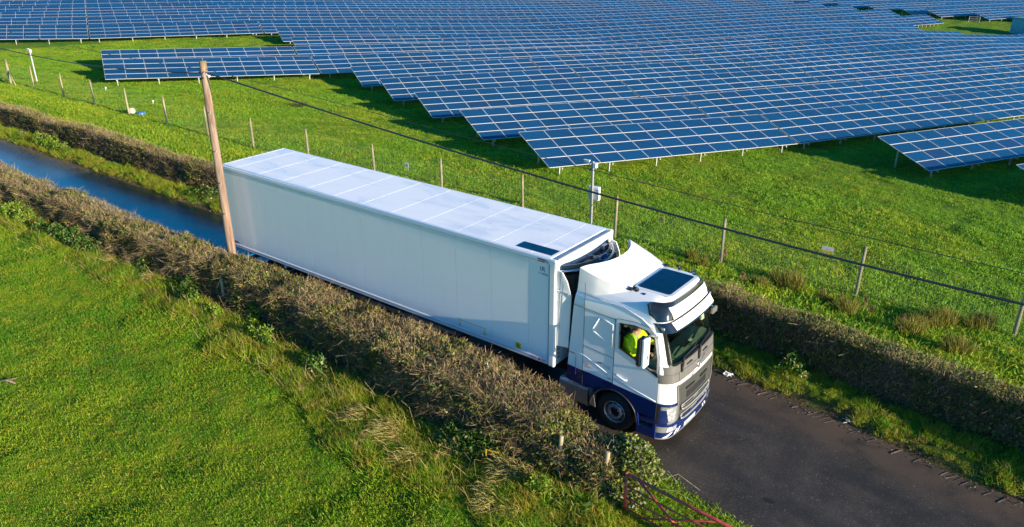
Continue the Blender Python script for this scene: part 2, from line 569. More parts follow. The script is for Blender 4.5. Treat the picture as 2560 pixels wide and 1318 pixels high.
# ------------------------------------------------------------------ terrain
PTS = [(-4.2, 21.8, -1.57), (-11.6, 25.1, -1.81), (-18.9, 28.4, -2.04), (-26.3, 31.8, -2.29), (-33.6, 35.2, -2.52), 
       (11.9, 36.6, -2.39), (19.5, 33.9, -2.22), (-49.6, 20.6, -1.46), (-56.9, 24, -1.75), (-55.4, 45.5, -2.45), 
       (-62.7, 49, -2.35), (3.9, 38.5, -2.45), (12.2, 55.8, -2.94), (4.9, 59.1, -3.15), (-9.7, 66, -3.6), 
       (-18.4, 48, -2.86), (-17, 69.5, -3.79), (-25.6, 51.6, -3.12), (-46, 83.6, -4.51), (-53.4, 86.8, -4.23), 
       (-41.6, 37.2, -2.36), (-32.8, 55.2, -3.28), (-48.9, 40.6, -2.59), (-40.1, 58.7, -3.45), (-47.5, 62, -3.49), 
       (-62, 68.9, -3.15), (-70.1, 52.2, -2.22), (-77.5, 55.4, -2.03), (-2.5, 62.3, -3.25), (-78.9, 34.1, -1.63), 
       (-86.1, 37.5, -1.49), (-93.4, 41, -1.35), (-100.7, 44.4, -1.38), (-108, 47.8, -1.36), (-0.7, 20.2, -1.59), 
       (-8.1, 23.4, -1.82), (-15.5, 26.7, -2.02), (-22.8, 30.1, -2.3), (-30.1, 33.5, -2.47), (15.4, 35, -2.43), 
       (-46.1, 18.8, -1.49), (-79.1, 24.8, -1.4), (3.3, 111.5, -4.66), (1.1, 125.4, -6.26), (3.3, 111.5, -4.66), 
       (-7.4, 126.3, -5.34), (-3, 145, -5.47), (-70, 12.5, -0.62), (-45, 12.5, -0.62), (-20, 12.5, -0.62), 
       (0, 12.5, -0.62), (15, 12.5, -0.62), (30, 12.5, -0.62), (-45, 16, -1.05), (-20, 16, -1.05), (0, 16, -1.05), 
       (15, 16, -1.05), (-90, 7, -0.05), (-70, 7, -0.05), (-45, 7, -0.05), (-20, 7, -0.05), (0, 7, -0.05), 
       (20, 7, -0.05), (45, 7, -0.05), (30, 40, -2.6), (40, 60, -3.1), (60, 30, -1.8), (50, 100, -4.4), 
       (30, 150, -5.6), (-130, 60, -1.6), (-160, 100, -2.2), (-120, 120, -3), (-60, 130, -5), (-150, 200, -4.5), 
       (0, 220, -7.2), (60, 250, -8), (-100, 250, -6.5), (0, 350, -9), (-150, 350, -7.5), (120, 120, -4.5), 
       (120, 300, -8.5), (-200, 30, -0.8), (110, 20, -1)]
_P = np.array(PTS)
def _fit():
    X = _P[:, :2] / 50
    r = np.linalg.norm(X[:, None] - X[None], axis=2)
    K = np.where(r > 0, r ** 2 * np.log(r + 1e-12), 0) + 0.02 * np.eye(len(_P))
    Q = np.c_[np.ones(len(_P)), X]
    A = np.block([[K, Q], [Q.T, np.zeros((3, 3))]])
    return np.linalg.solve(A, np.r_[_P[:, 2], 0, 0, 0])
_W = _fit()
def lay(x, y):
    """lie of the land: flat by the lane, falling gently into the solar field"""
    x = np.asarray(x, float)
    y = np.asarray(y, float)
    X = np.stack([x, y], -1) / 50
    r = np.linalg.norm(X[..., None, :] - _P[:, :2] / 50, axis=-1)
    z = (np.where(r > 0, r ** 2 * np.log(r + 1e-12), 0) @ _W[:-3]) + _W[-3] + X[..., 0] * _W[-2] + X[..., 1] * _W[-1]
    s = np.clip((y - 7) / 5, 0, 1)
    return z * s * s * (3 - 2 * s)
FX = [-200, -6, 5, 16, 19.7, 23.7, 30, 60]
FY = [3.30, 3.45, 3.95, 4.40, 3.85, 3.12, 1.6, -7.5]
NX = [-200, 0, 10, 16.9, 19.1, 24, 32, 60]
NY = [-0.35, -0.35, -0.55, -1.0, -1.42, -2.6, -5.0, -14.0]
def yF(x): return np.interp(x, FX, FY)
def yN(x): return np.interp(x, NX, NY)
def sstep(a, b, v):
    t = np.clip((v - a) / (b - a), 0, 1)
    return t * t * (3 - 2 * t)
def ground_z(x, y):
    x = np.asarray(x, float)
    y = np.asarray(y, float)
    z = lay(x, y)
    f, n = yF(x), yN(x)
    rough = (vnoise(x, y, 0.75, 1) - 0.5) * 0.15 + (vnoise(x, y, 1.9, 2) - 0.5) * 0.10
    far = sstep(f - 0.05, f + 0.55, y) * 0.20 * (1 - sstep(f + 2.6, f + 5.0, y))
    near = sstep(-n - 0.02, -n + 0.4, -y) * 0.10 * (1 - sstep(-n + 1.4, -n + 3.0, -y))
    inside = sstep(f + 0.05, f - 0.15, y) * sstep(n - 0.05, n + 0.15, y)
    inside = np.where((y < f) & (y > n), 1.0, 0.0)
    edge = np.minimum(np.clip((y - f) / 0.5, 0, 1) + np.clip((n - y) / 0.5, 0, 1), 1)
    return np.where(inside > 0, -0.035, z + far + near + rough * edge)
def gz(x, y): return float(ground_z(np.array([x]), np.array([y]))[0])

def grid_axis(parts):
    out = []
    for a, b, st in parts:
        out += list(np.arange(a, b, st))
    return np.array(out + [parts[-1][1]])
gx = grid_axis([(-420, -160, 10), (-160, -60, 1.6), (-60, 32, 0.33), (32, 60, 1.5), (60, 300, 10)])
gy = grid_axis([(-160, -40, 10), (-40, -15, 1.0), (-15, 20, 0.33), (20, 60, 0.8), (60, 180, 2.0), (180, 620, 11)])
GXm, GYm = np.meshgrid(gx, gy)
GZm = ground_z(GXm, GYm)
def grid_mesh(name, X, Y, Z):
    h, w = X.shape
    me = bpy.data.meshes.new(name)
    me.vertices.add(h * w)
    me.vertices.foreach_set('co', np.stack([X, Y, Z], -1).reshape(-1))
    i = np.arange(h * w).reshape(h, w)
    q = np.stack([i[:-1, :-1], i[:-1, 1:], i[1:, 1:], i[1:, :-1]], -1).reshape(-1, 4)
    me.loops.add(q.size)
    me.loops.foreach_set('vertex_index', q.reshape(-1).astype(np.int32))
    me.polygons.add(len(q))
    me.polygons.foreach_set('loop_start', np.arange(0, q.size, 4, dtype=np.int32))
    me.polygons.foreach_set('use_smooth', np.ones(len(q), dtype=bool))
    me.update(calc_edges=True)
    return me
gm = grid_mesh('ground', GXm, GYm, GZm)
_f, _n = yF(GXm), yN(GXm)
_hb = np.interp(GXm, [-60, -10, 5, 15.3, 18, 21.2, 23.4, 40, 60], [4.60, 4.45, 5.2, 5.85, 5.40, 4.95, 4.65, 0.6, -6.5])
_mud = np.exp(-((GYm - _f - 0.05) / 0.34) ** 2) + np.exp(-((GYm - _n) / 0.30) ** 2) * np.where(GXm > 16.6, 0.25, 1.0) + 0.8 * np.exp(-((GYm - _hb - 0.1) / 0.35) ** 2)
_mud = np.clip(_mud * (0.55 + 0.9 * vnoise(GXm, GYm, 2.1, 44)), 0, 1)
_at = gm.attributes.new('mud', 'FLOAT', 'POINT')
_at.data.foreach_set('value', _mud.reshape(-1).astype(np.float32))
ground = link('ground', gm, M['ground'])
tag(ground, kind='structure')

# the lane
rx = grid_axis([(-200, -60, 4), (-60, 40, 0.25), (40, 58, 2)])
ry = np.linspace(0, 1, 40)
RX = np.repeat(rx[None], len(ry), 0)
wob = (vnoise(rx, rx * 0, 1.6, 5) - 0.5) * 0.30 + (vnoise(rx, rx * 0, 5.0, 6) - 0.5) * 0.12
wob2 = (vnoise(rx, rx * 0 + 3, 1.8, 8) - 0.5) * 0.22 + (vnoise(rx, rx * 0, 6.0, 9) - 0.5) * 0.10
f_, n_ = yF(rx) + wob, yN(rx) + wob2
RY = n_[None] * (1 - ry[:, None]) + f_[None] * ry[:, None]
RZ = 0.004 + 0.02 * (1 - (2 * ry[:, None] - 1) ** 2) + (vnoise(RX, RY, 1.1, 3) - 0.5) * 0.012
RZ = np.where((ry[:, None] < 0.001) | (ry[:, None] > 0.999), -0.03, RZ)
road = link('road', grid_mesh('road', RX, RY, RZ), M['road'])
tag(road, kind='structure')

# ------------------------------------------------------------------ solar field
AZ = R(64.2)
U = Vector((math.cos(AZ), math.sin(AZ), 0))
Nn = Vector((-math.sin(AZ), math.cos(AZ), 0))
B0 = Vector((-0.727, 20.134, 0))
TILT = R(16.3)
RP, CP, MP, LOW = 8.06, 1.67, 1.01, 0.55
MW, MH = 1.645, 0.985
proj_R = cam.rotation_euler.to_matrix().transposed()
def to_px(p):
    q = proj_R @ (Vector(p) - cam.location)
    if q.z > -0.5:
        return None
    return (1280 - 1991.0 * q.x / q.z, 659 + 1991.0 * q.y / q.z)

def module_mesh(detailed=True):
    me = bpy.data.meshes.new('solar_module')
    b, t = 0.016, 0.035
    vs, fs, mi = [], [], []
    def rect(x0, y0, x1, y1, z): return [(x0, y0, z), (x1, y0, z), (x1, y1, z), (x0, y1, z)]
    vs += rect(0, 0, MW, MH, 0) + rect(0, 0, MW, MH, t) + rect(b, b, MW - b, MH - b, t) + rect(b, b, MW - b, MH - b, t - 0.006)
    fs += [(3, 2, 1, 0)]
    mi += [1]
    for i in range(4):
        j = (i + 1) % 4
        fs += [(i, j, 4 + j, 4 + i), (4 + i, 4 + j, 8 + j, 8 + i), (8 + i, 8 + j, 12 + j, 12 + i)]
        mi += [1, 1, 1]
    fs += [(12, 13, 14, 15)]
    mi += [0]
    me.from_pydata(vs, [], fs)
    me.polygons.foreach_set('material_index', mi)
    uv = me.uv_layers.new(name='UVMap')
    base = me.polygons[len(fs) - 1].loop_start
    for k, c in enumerate(((0, 0), (1, 0), (1, 1), (0, 1))):
        uv.data[base + k].uv = c
    me.materials.append(M['cell'])
    me.materials.append(M['frame'])
    return me
mod_me = module_mesh()

def sheet_mesh(nc):
    """the far tables: all modules of one table joined"""
    vs, fs, mi, uvs, tones = [], [], [], [], []
    b, t = 0.012, 0.035
    for i in range(nc):
        for j in range(4):
            x0, y0 = i * CP, j * MP
            k = len(vs)
            def rect(a, c, d, e, z): return [(x0 + a, y0 + c, z), (x0 + d, y0 + c, z), (x0 + d, y0 + e, z), (x0 + a, y0 + e, z)]
            vs += rect(0, 0, MW, MH, 0) + rect(0, 0, MW, MH, t) + rect(b, b, MW - b, MH - b, t + 0.001)
            f = [(k + 3, k + 2, k + 1, k)]
            f += [(k + a, k + (a + 1) % 4, k + 4 + (a + 1) % 4, k + 4 + a) for a in range(4)]
            f += [(k + 4 + a, k + 4 + (a + 1) % 4, k + 8 + (a + 1) % 4, k + 8 + a) for a in range(4)]
            f += [(k + 8, k + 9, k + 10, k + 11)]
            fs += f
            mi += [1] * 9 + [0]
            uvs += [(0, 0)] * 36 + [(0, 0), (1, 0), (1, 1), (0, 1)]
            tones += [rnd.random()] * 10
    me = bpy.data.meshes.new('solar_module_block')
    me.from_pydata(vs, [], fs)
    me.polygons.foreach_set('material_index', mi)
    uv = me.uv_layers.new(name='UVMap')
    uv.data.foreach_set('uv', np.array(uvs, dtype=np.float32).reshape(-1))
    at = me.attributes.new('tone', 'FLOAT', 'FACE')
    at.data.foreach_set('value', tones)
    me.materials.append(M['cell'])
    me.materials.append(M['frame'])
    return me
sheet_me = {n: sheet_mesh(n) for n in (4, 11, 12)}

def c_profile(mb, p0, p1, w=0.10, d=0.06):
    """a C shaped pile: web and two flanges"""
    (x, y, z0), z1 = p0, p1
    mb.box((x, y, z0), (x + 0.008, y + w, z1))
    mb.box((x + 0.008, y, z0), (x + d, y + 0.008, z1))
    mb.box((x + 0.008, y + w - 0.008, z0), (x + d, y + w, z1))
legF = MB(); c_profile(legF, (0, 0, -1.6), 0.0); legF_me = legF.mesh('leg'); legF_me.materials.append(M['galv'])
beam_me = MB().box((0, 0, -0.10), (0.06, 4.02 * math.cos(TILT) * 0.96, -0.0)).mesh('cross_beam')
for v in beam_me.vertices:
    v.co.z += v.co.y * math.tan(TILT)
beam_me.materials.append(M['galv'])
rail_me = {}
for n in (4, 11, 12):
    rail_me[n] = MB().box((0, 0, -0.055), (n * CP, 0.05, -0.004)).mesh('rail')
    rail_me[n].materials.append(M['galv'])
rack = {}
def rack_mesh(nc):
    mb = MB()
    L = nc * CP
    for k in range(6):
        x = 0.9 + k * (L - 1.8) / 5
        for yy in (0.45, 3.0):
            c_profile(mb, (x, yy * math.cos(TILT), -1.9), yy * math.sin(TILT) - 0.08)
    for yy in (0.3, 1.4, 2.6, 3.7):
        c, s = math.cos(TILT), math.sin(TILT)
        mb.box((0, yy * c, yy * s - 0.07), (L, yy * c + 0.05, yy * s - 0.02))
    me = mb.mesh('table_rack')
    me.materials.append(M['galv'])
    return me
for n in (4, 11, 12): rack[n] = rack_mesh(n)

ORD = ['first', 'second', 'third', 'fourth', 'fifth', 'sixth', 'seventh', 'eighth', 'ninth', 'tenth', 'eleventh', 'twelfth', 'thirteenth',
       'fourteenth', 'fifteenth', 'sixteenth', 'seventeenth', 'eighteenth', 'nineteenth', 'twentieth', 'twenty-first', 'twenty-second', 'twenty-third',
       'twenty-fourth', 'twenty-fifth', 'twenty-sixth', 'twenty-seventh', 'twenty-eighth']
n_mod = 0
def solar_table(t0, n0, nc, label):
    global n_mod
    L = nc * CP
    p0 = B0 + U * t0 + Nn * n0
    p1 = p0 + U * L
    z0, z1 = float(lay(p0.x, p0.y)), float(lay(p1.x, p1.y))
    cor = [to_px((p.x, p.y, z + LOW)) for p, z in ((p0, z0), (p1, z1))]
    top = [p + Nn * 3.9 for p in (p0, p1)]
    cor += [to_px((p.x, p.y, z + LOW + 1.15)) for p, z in zip(top, (z0, z1))]
    cor = [c for c in cor if c]
    if not cor: return None
    us, vs = [c[0] for c in cor], [c[1] for c in cor]
    if max(us) < -60 or min(us) > 2680 or max(vs) < -25: return None
    dist = ((p0 + p1) / 2 - cam.location).length
    slope = math.atan2(z1 - z0, L)
    root = bpy.data.objects.new('solar_table', None)
    root.empty_display_size = 0.5
    COL.objects.link(root)
    root.location = (p0.x, p0.y, z0 + LOW)
    root.rotation_euler = (0, -slope, AZ)
    tag(root, label, 'solar panels', 'tables of solar panels in the field')
    ct, st = math.cos(TILT), math.sin(TILT)
    if dist < 104:
        for i in range(nc):
            for j in range(4):
                o = bpy.data.objects.new('solar_module', mod_me)
                COL.objects.link(o)
                o.parent = root
                jit = rnd.uniform(-0.0022, 0.0022)
                o.location = (i * CP + 0.01, j * MP * ct, j * MP * st)
                o.rotation_euler = (TILT + jit, rnd.uniform(-0.0018, 0.0018), 0)
                n_mod += 1
        for k in range(6):
            x = 0.9 + k * (L - 1.8) / 5
            for yy, nm in ((0.45, 'leg'), (3.0, 'leg')):
                o = bpy.data.objects.new('leg', legF_me)
                COL.objects.link(o); o.parent = root
                o.location = (x, yy * ct, yy * st - 0.14)
                if yy > 1: o.scale = (1, 1, 1.5)
            o = bpy.data.objects.new('cross_beam', beam_me)
            COL.objects.link(o); o.parent = root
            o.location = (x - 0.07, 0.02, -0.06)
        for yy in (0.3, 1.4, 2.6, 3.7):
            o = bpy.data.objects.new('rail', rail_me[nc])
            COL.objects.link(o); o.parent = root
            o.location = (0, yy * ct, yy * st - 0.004)
            o.rotation_euler = (TILT, 0, 0)
    else:
        o = bpy.data.objects.new('solar_modules', sheet_me[nc])
        COL.objects.link(o); o.parent = root
        o.rotation_euler = (TILT, 0, 0)
        o['kind'] = 'stuff'
        o = bpy.data.objects.new('table_rack', rack[nc])
        COL.objects.link(o); o.parent = root
        o['kind'] = 'stuff'
    return root

START = {-2: 21.2, -1: 20.35, 0: 0.0, 1: -0.28, 2: -0.52, 3: -0.65, 4: -0.80, 5: -20.95, 6: -20.95, 7: -1.0, 8: -1.0}
END = {5: 96.0, 6: 93.5, 7: 111.7}
PAT = {0: (11, 11), 1: (11, 11), 2: (11, 12), 3: (11, 12), 4: (11, 12), 5: (11, 12), 6: (11, 12)}
ROWNAME = {-2: 'nearest short row at the right edge', -1: 'second short row at the right edge', 0: 'long front row nearest the fence'}
tables = []
for k in range(-2, 20):
    t = START.get(k, -58.8 if k >= 9 else 0.0)
    end = END.get(k, 150.0 if k < 5 else 110.8)
    q = 0
    pos_in_row = 0
    while t < end - 5:
        if k >= 9 or k in (7, 8):
            nc = 11 if q % 2 == (0 if k in (7, 8) else 0) else 12
            if k >= 9:
                nc = (11, 11, 12, 11, 12, 11, 12, 11, 12, 11, 12)[q % 11]
        else:
            nc = PAT.get(k, (12, 11))[q % 2]
        if t + nc * CP > end + 2:
            nc = 4
            if t + nc * CP > end + 2: break
        rn = ROWNAME.get(k, '%s row behind the long front one' % (ORD[k - 1] if k > 0 else ''))
        o = solar_table(t, k * RP, nc, 'LBL')
        if o is not None:
            o['label'] = 'blue solar table, %s from the left in the %s' % (ORD[pos_in_row], rn)
            pos_in_row += 1
            tables.append(o)
        t += nc * CP + 0.12
        q += 1
BACK = [(49.8, 125.0), (56.2, 118.9), (62.2, 114.2), (67.7, 113.5), (74.9, 112.9), (81.8, 112.0), (88.9, 111.4), (95.8, 110.9),
        (102.8, 111.2), (109.8, 111.2), (116.8, 111.2), (123.8, 111.2)]
for r_i, (n0, t0) in enumerate(BACK):
    t = t0 + 0.9
    q = 0
    while t < 175:
        nc = 4 if (q == 0 and r_i > 3 and False) else (11, 12)[q % 2]
        o = solar_table(t, n0, nc, 'LBL')
        if o is not None:
            o['label'] = 'far solar table at top right, %s from the left in the %s far row' % (ORD[q], ORD[r_i])
            tables.append(o)
        t += nc * CP + 0.3
        q += 1
print('tables', len(tables), 'modules', n_mod)

# ------------------------------------------------------------------ shed beyond the panels
def shed():
    x, y = 5.6, 141.5
    z = float(lay(x, y))
    r = empty('shed', (x, y, z), R(64), label='teal metal cabin with green roof on grass behind the panels', cat='cabin')
    MB().box((0, -6, 0), (2.6, 0, 2.35)).build('wall', M['teal'], r, bevel=0.02)
    MB().box((-0.15, -6.15, 2.36), (2.75, 0.15, 2.52)).build('roof', M['teal_roof'], r, bevel=0.02)
    MB().box((-0.03, -2.2, 0.1), (-0.004, -1.2, 2.1)).build('door', M['teal'], r)
shed()
def hurdle():
    x, y = -2.1, 151.0
    z = float(lay(x, y))
    r = empty('metal_hurdle', (x, y, z), R(20), label='small pale metal hurdle in shade under the far panels', cat='barrier')
    mb = MB()
    for xx in (0, 1.7): mb.tube([(xx, 0, 0), (xx, 0, 1.0)], 0.035, 6)
    for zz in (0.25, 0.6, 0.95): mb.tube([(0, 0, zz), (1.7, 0, zz)], 0.03, 6)
    mb.build('rails', M['galv'], r)
hurdle()

# ------------------------------------------------------------------ stock fence round the solar field
TOPS = [(-49.99, 12.9), (-46.5, 13.2), (-41.0, 13.0), (-36.0, 12.85), (-31.0, 12.74), (-25.4, 12.3), (-20.66, 12.2), (-16.16, 12.25),
        (-11.4, 12.4), (-6.3, 12.5), (-1.75, 12.6), (3.0, 12.75), (7.75, 12.85), (12.43, 12.95), (17.46, 12.95), (22.3, 12.95), (27.2, 12.95)]
fence = empty('stock_fence', (0, 12.7, 0), label='tall wire netting fence on round timber posts round the solar field', cat='fence')
post_me = None
def post_mesh(h, r0, r1):
    mb = MB()
    mb.tube([(0, 0, -0.3), (0, 0, h * 0.5), (0, 0, h - 0.02), (0, 0, h)], [r0, (r0 + r1) / 2, r1, r1 * 0.7], 10)
    me = mb.mesh('post')
    me.materials.append(M['post_wood'])
    me.polygons.foreach_set('use_smooth', [True] * len(me.polygons))
    me.set_sharp_from_angle(angle=R(40))
    return me
post_me = post_mesh(1.86, 0.062, 0.055)
big_post = post_mesh(2.05, 0.10, 0.09)
pts3 = []
for i, (x, y) in enumerate([(-64.0, 13.0), (-59.3, 13.0), (-54.6, 13.0)] + TOPS):
    z = gz(x, y)
    pts3.append((x, y, z))
    o = bpy.data.objects.new('post', big_post if abs(x + 49.99) < 0.1 else post_me)
    COL.objects.link(o)
    o.parent = fence
    o.location = (x, y - 12.7, z)
    o.rotation_euler = (rnd.uniform(-0.02, 0.02), rnd.uniform(-0.025, 0.025), rnd.uniform(0, 6))
mb = MB()
xb, yb, zb = -49.99, 12.9 - 12.7, gz(-50, 12.9)
mb.tube([(xb, yb, zb + 1.15), (xb + 1.9, yb - 0.35, zb - 0.02)], 0.045, 8)
mb.tube([(xb, yb, zb + 1.05), (xb - 1.9, yb - 0.2, zb + 0.05)], 0.045, 8)
mb.build('brace', M['post_wood'], fence, smooth=True)
# netting: line wires and stay wires
mb = MB()
hz = [0.04, 0.16, 0.29, 0.43, 0.58, 0.74, 0.92, 1.12, 1.34, 1.58, 1.76]
def strand(mb, a, b, w):
    a, b = Vector(a), Vector(b)
    d = (b - a).normalized()
    s = Vector((0, 0, 1)) if abs(d.z) < 0.9 else Vector((1, 0, 0))
    s = s - d * s.dot(d)
    s.normalize()
    q = d.cross(s)
    vs = []
    for p in (a, b):
        for t in (0, 2.094, 4.189):
            vs.append(p + (s * math.cos(t) + q * math.sin(t)) * w)
    mb.add(vs, [(0, 1, 4, 3), (1, 2, 5, 4), (2, 0, 3, 5)])
for i in range(len(pts3) - 1):
    a, b = Vector(pts3[i]), Vector(pts3[i + 1])
    a.y -= 12.7 + 0.07; b.y -= 12.7 + 0.07
    for h in hz:
        strand(mb, a + Vector((0, 0, h)), b + Vector((0, 0, h)), 0.0016 if h < 1.7 else 0.0026)
    n = int((b - a).length / 0.165)
    for k in range(n):
        p = a.lerp(b, (k + 0.5) / n)
        strand(mb, p + Vector((0, 0.002, 0.03)), p + Vector((0, 0.002, 1.60)), 0.0020)
net = mb.build('wire_netting', M['wire'], fence)
net['kind'] = 'stuff'

def text_mesh(body, size, mat, name='lettering', align='CENTER', shear=0.0, space=1.0, ext=0.0008):
    c = bpy.data.curves.new(name, 'FONT')
    c.body = body
    c.size = size
    c.align_x = align
    c.align_y = 'CENTER'
    c.extrude = ext
    c.shear = shear
    c.space_character = space
    c.resolution_u = 2
    o = bpy.data.objects.new('tmp', c)
    COL.objects.link(o)
    dg = bpy.context.evaluated_depsgraph_get()
    me = bpy.data.meshes.new_from_object(o.evaluated_get(dg))
    me.name = name
    bpy.data.objects.remove(o)
    me.materials.clear()
    me.materials.append(mat)
    return me

def place_text(body, size, mat, parent, loc, rot, name='lettering', **kw):
    me = text_mesh(body, size, mat, name, **kw)
    o = bpy.data.objects.new(name, me)
    COL.objects.link(o)
    o.parent = parent
    o.location = loc
    o.rotation_euler = rot
    return o

def fence_sign(x, y, z, w, h, kind, label):
    r = empty('sign', (x, y - 0.09, z), rnd.uniform(-0.05, 0.05), label=label, cat='sign')
    base = M['sign_yellow'] if kind == 'tri' else M['decal_white']
    MB().box((-w / 2, -0.004, -h / 2), (w / 2, 0.0, h / 2)).build('board', base, r)
    if kind == 'tri':
        mb = MB()
        o_ = [(-0.10, -0.05), (0.10, -0.05), (0.0, 0.125)]
        i_ = [(-0.062, -0.028), (0.062, -0.028), (0.0, 0.080)]
        mb.poly(o_, lambda a, b, d: (a, -0.0045 - d, b), 0.0012, [i_])
        mb.add([(-0.012, -0.0055, 0.055), (0.012, -0.0055, 0.03), (-0.004, -0.0055, 0.02), (0.006, -0.0055, -0.018), (-0.014, -0.0055, 0.012), (0.002, -0.0055, 0.02)], [(0, 1, 2), (3, 4, 5)])
        mb.build('warning_triangle', M['black'], r)
        MB().box((-0.09, -0.0055, -0.115), (0.09, -0.0045, -0.09)).build('text_line', M['black'], r)
    elif kind == 'white':
        mb = MB()
        for zz, ww in ((0.10, 0.05), (0.06, 0.08), (0.02, 0.07)):
            mb.box((-ww, -0.0055, zz - 0.011), (ww, -0.0045, zz + 0.011))
        mb.build('text_line', M['navy'], r)
        MB().box((-w / 2 + 0.01, -0.0052, -h / 2 + 0.01), (w / 2 - 0.01, -0.0045, -0.05)).build('band', M['sign_yellow'], r)
    else:
        MB().box((-w / 2 + 0.01, -0.0052, -h / 2 + 0.01), (w / 2 - 0.01, -0.0045, -0.02)).build('band', M['sticker_yellow'], r)
        MB().poly([(-0.03, 0.01), (0.03, 0.01), (0, 0.06)], lambda a, b, d: (a, -0.0045 - d, b), 0.001).build('warning_triangle', M['sticker_yellow'], r)
fence_sign(-3.9, 12.55, gz(-3.9, 12.5) + 1.02, 0.24, 0.42, 'white', 'small white and yellow notice on the netting above the trailer roof')
fence_sign(9.85, 12.9, gz(9.85, 12.9) + 1.28, 0.30, 0.30, 'tri', 'yellow warning triangle sign on the netting right of the camera pole')
fence_sign(16.3, 12.95, gz(16.3, 12.95) + 1.48, 0.40, 0.24, 'wide', 'wide white and yellow notice on the netting at the right-hand end')

# ------------------------------------------------------------------ camera poles, small things by the fence
def cctv(x, y, h, label, box=True, rz=0.0):
    r = empty('camera_pole', (x, y, gz(x, y)), rz, label=label, cat='security camera')
    MB().box((-0.05, -0.05, -0.3), (0.05, 0.05, h)).build('pole', M['galv'], r, bevel=0.008)
    MB().box((0.055, -0.10, h - 0.26), (0.21, 0.08, h - 0.04)).build('junction_box', M['plastic_white'], r, bevel=0.015)
    c = MB().box((-0.40, -0.05, h - 0.08), (-0.16, 0.04, h + 0.01))
    c.tube([(-0.18, -0.01, h - 0.10), (-0.10, -0.01, h - 0.18), (-0.061, -0.01, h - 0.18)], 0.022, 8)
    cc = c.build('camera', M['plastic_white'], r, bevel=0.012)
    MB().box((-0.45, -0.065, h + 0.012), (-0.14, 0.055, h + 0.024)).build('sun_hood', M['plastic_white'], cc)
    MB().box((-0.10, -0.10, h - 0.42), (-0.062, 0.02, h - 0.30)).build('sensor', M['dark'], r)
    if box:
        bx = MB().box((-0.22, 0.062, h - 1.75), (0.28, 0.26, h - 1.15)).build('cabinet', M['plastic_white'], r, bevel=0.015)
        MB().box((0.06, 0.03, h - 1.70), (0.33, 0.061, h - 1.20)).build('cabinet_door', M['plastic_white'], bx, bevel=0.01)
        MB().tube([(0.12, 0.0, h - 1.72), (0.10, -0.02, h - 1.9), (0.03, -0.065, h - 2.0)], 0.012, 6).build('conduit', M['dark'], r)
cctv(5.97, 13.8, 2.85, 'grey square camera pole with white cabinet behind the trailer', True)
cctv(-50.12, 14.96, 2.75, 'slim white camera pole by the far left fence corner', False)
def small_block(x, y):
    r = empty('stone_block', (x, y, gz(x, y)), label='pale stone block at the foot of a fence post', cat='stone')
    mb = MB()
    mb.lathe([(0.0, 0.42), (0.16, 0.40), (0.27, 0.25), (0.30, 0.05), (0.28, -0.1)], (0, 0, 0), 'z', 9)
    mb.build('block', M['stone'], r, bevel=0.03)
small_block(-31.3, 13.1)
def lid(x, y):
    o = MB().lathe([(0.0, 0.22), (0.20, 0.21), (0.26, 0.17), (0.24, 0.0)], (0, 0, 0), 'z', 20).build('trough_lid', M['blue_lid'], None, smooth=True)
    o.location = (x, y, gz(x, y))
    tag(o, 'round blue plastic lid beside the pale stone block', 'lid')
lid(-30.4, 13.3)
for x, y, lb in ((-42.6, 17.0, 'small white marker peg left of the stone block in the grass'), (-34.4, 16.4, 'small white marker peg in grass behind the stone block')):
    r = empty('marker_peg', (x, y, gz(x, y)), label=lb, cat='marker', group='white marker pegs')
    MB().tube([(0, 0, -0.1), (0, 0, 0.25)], 0.02, 8).build('stem', M['plastic_white'], r)
    MB().box((-0.09, -0.05, 0.25), (0.09, 0.05, 0.38)).build('head', M['plastic_white'], r, bevel=0.02)

# ------------------------------------------------------------------ utility pole and cables
pole = empty('utility_pole', (0.62, -0.44, 0), 0.0, label='tall reddish timber pole standing in the near hedge beside the trailer', cat='pole')
MB().tube([(0, 0, -0.4), (-0.03, 0.02, 2.5), (-0.08, 0.05, 5.0), (-0.14, 0.10, 7.55)], [0.145, 0.137, 0.122, 0.112], 18).build('shaft', M['pole_wood'], pole, smooth=True, auto=True)
for i, z in enumerate((6.0, 4.75, 3.7, 2.65)):
    f = z / 7.55
    cx, cy = -0.14 * f, 0.10 * f
    mb = MB()
    mb.tube([(cx + 0.10, cy - 0.08, z), (cx + 0.24, cy - 0.16, z)], 0.013, 6)
    mb.tube([(cx + 0.235, cy - 0.155, z), (cx + 0.235, cy - 0.155, z + 0.05)], 0.013, 6)
    mb.build('step_bolt', M['galv'], pole)
mb = MB()
mb.tube([(-0.10, 0.0, 7.22), (-0.34, 0.06, 7.20)], 0.015, 6)
mb.tube([(0.0, 0.02, 7.25), (0.20, -0.05, 7.22), (0.20, -0.05, 7.12)], 0.014, 6)
mb.lathe([(0.0, 0.0), (0.035, 0.01), (0.035, 0.05), (0.0, 0.07)], (-0.34, 0.06, 7.18), 'z', 10)
mb.build('bracket', M['galv'], pole)
MB().tube([(0.24, -0.06, 7.17), (0.36, -0.05, 7.15)], [0.028, 0.035], 8).build('cable_clamp', M['plastic_white'], pole)
def cable(pts, r, label, name='overhead_cable'):
    """hang a rope through measured points"""
    xs = np.array([p[0] for p in pts]); zs = np.array([p[1] for p in pts])
    xx = np.linspace(xs[0], xs[-1], 90)
    co = np.polyfit(xs, zs, 3)
    zz = np.polyval(co, xx)
    ys = np.interp(xx, [xs[0], xs[-1]], [pts[0][2], pts[-1][2]])
    o = MB().tube([(a, b, c) for a, b, c in zip(xx, ys, zz)], r, 8).build(name, M['cable'], None, smooth=True)
    return tag(o, label, 'cable', 'overhead cables')
Y0 = -0.36
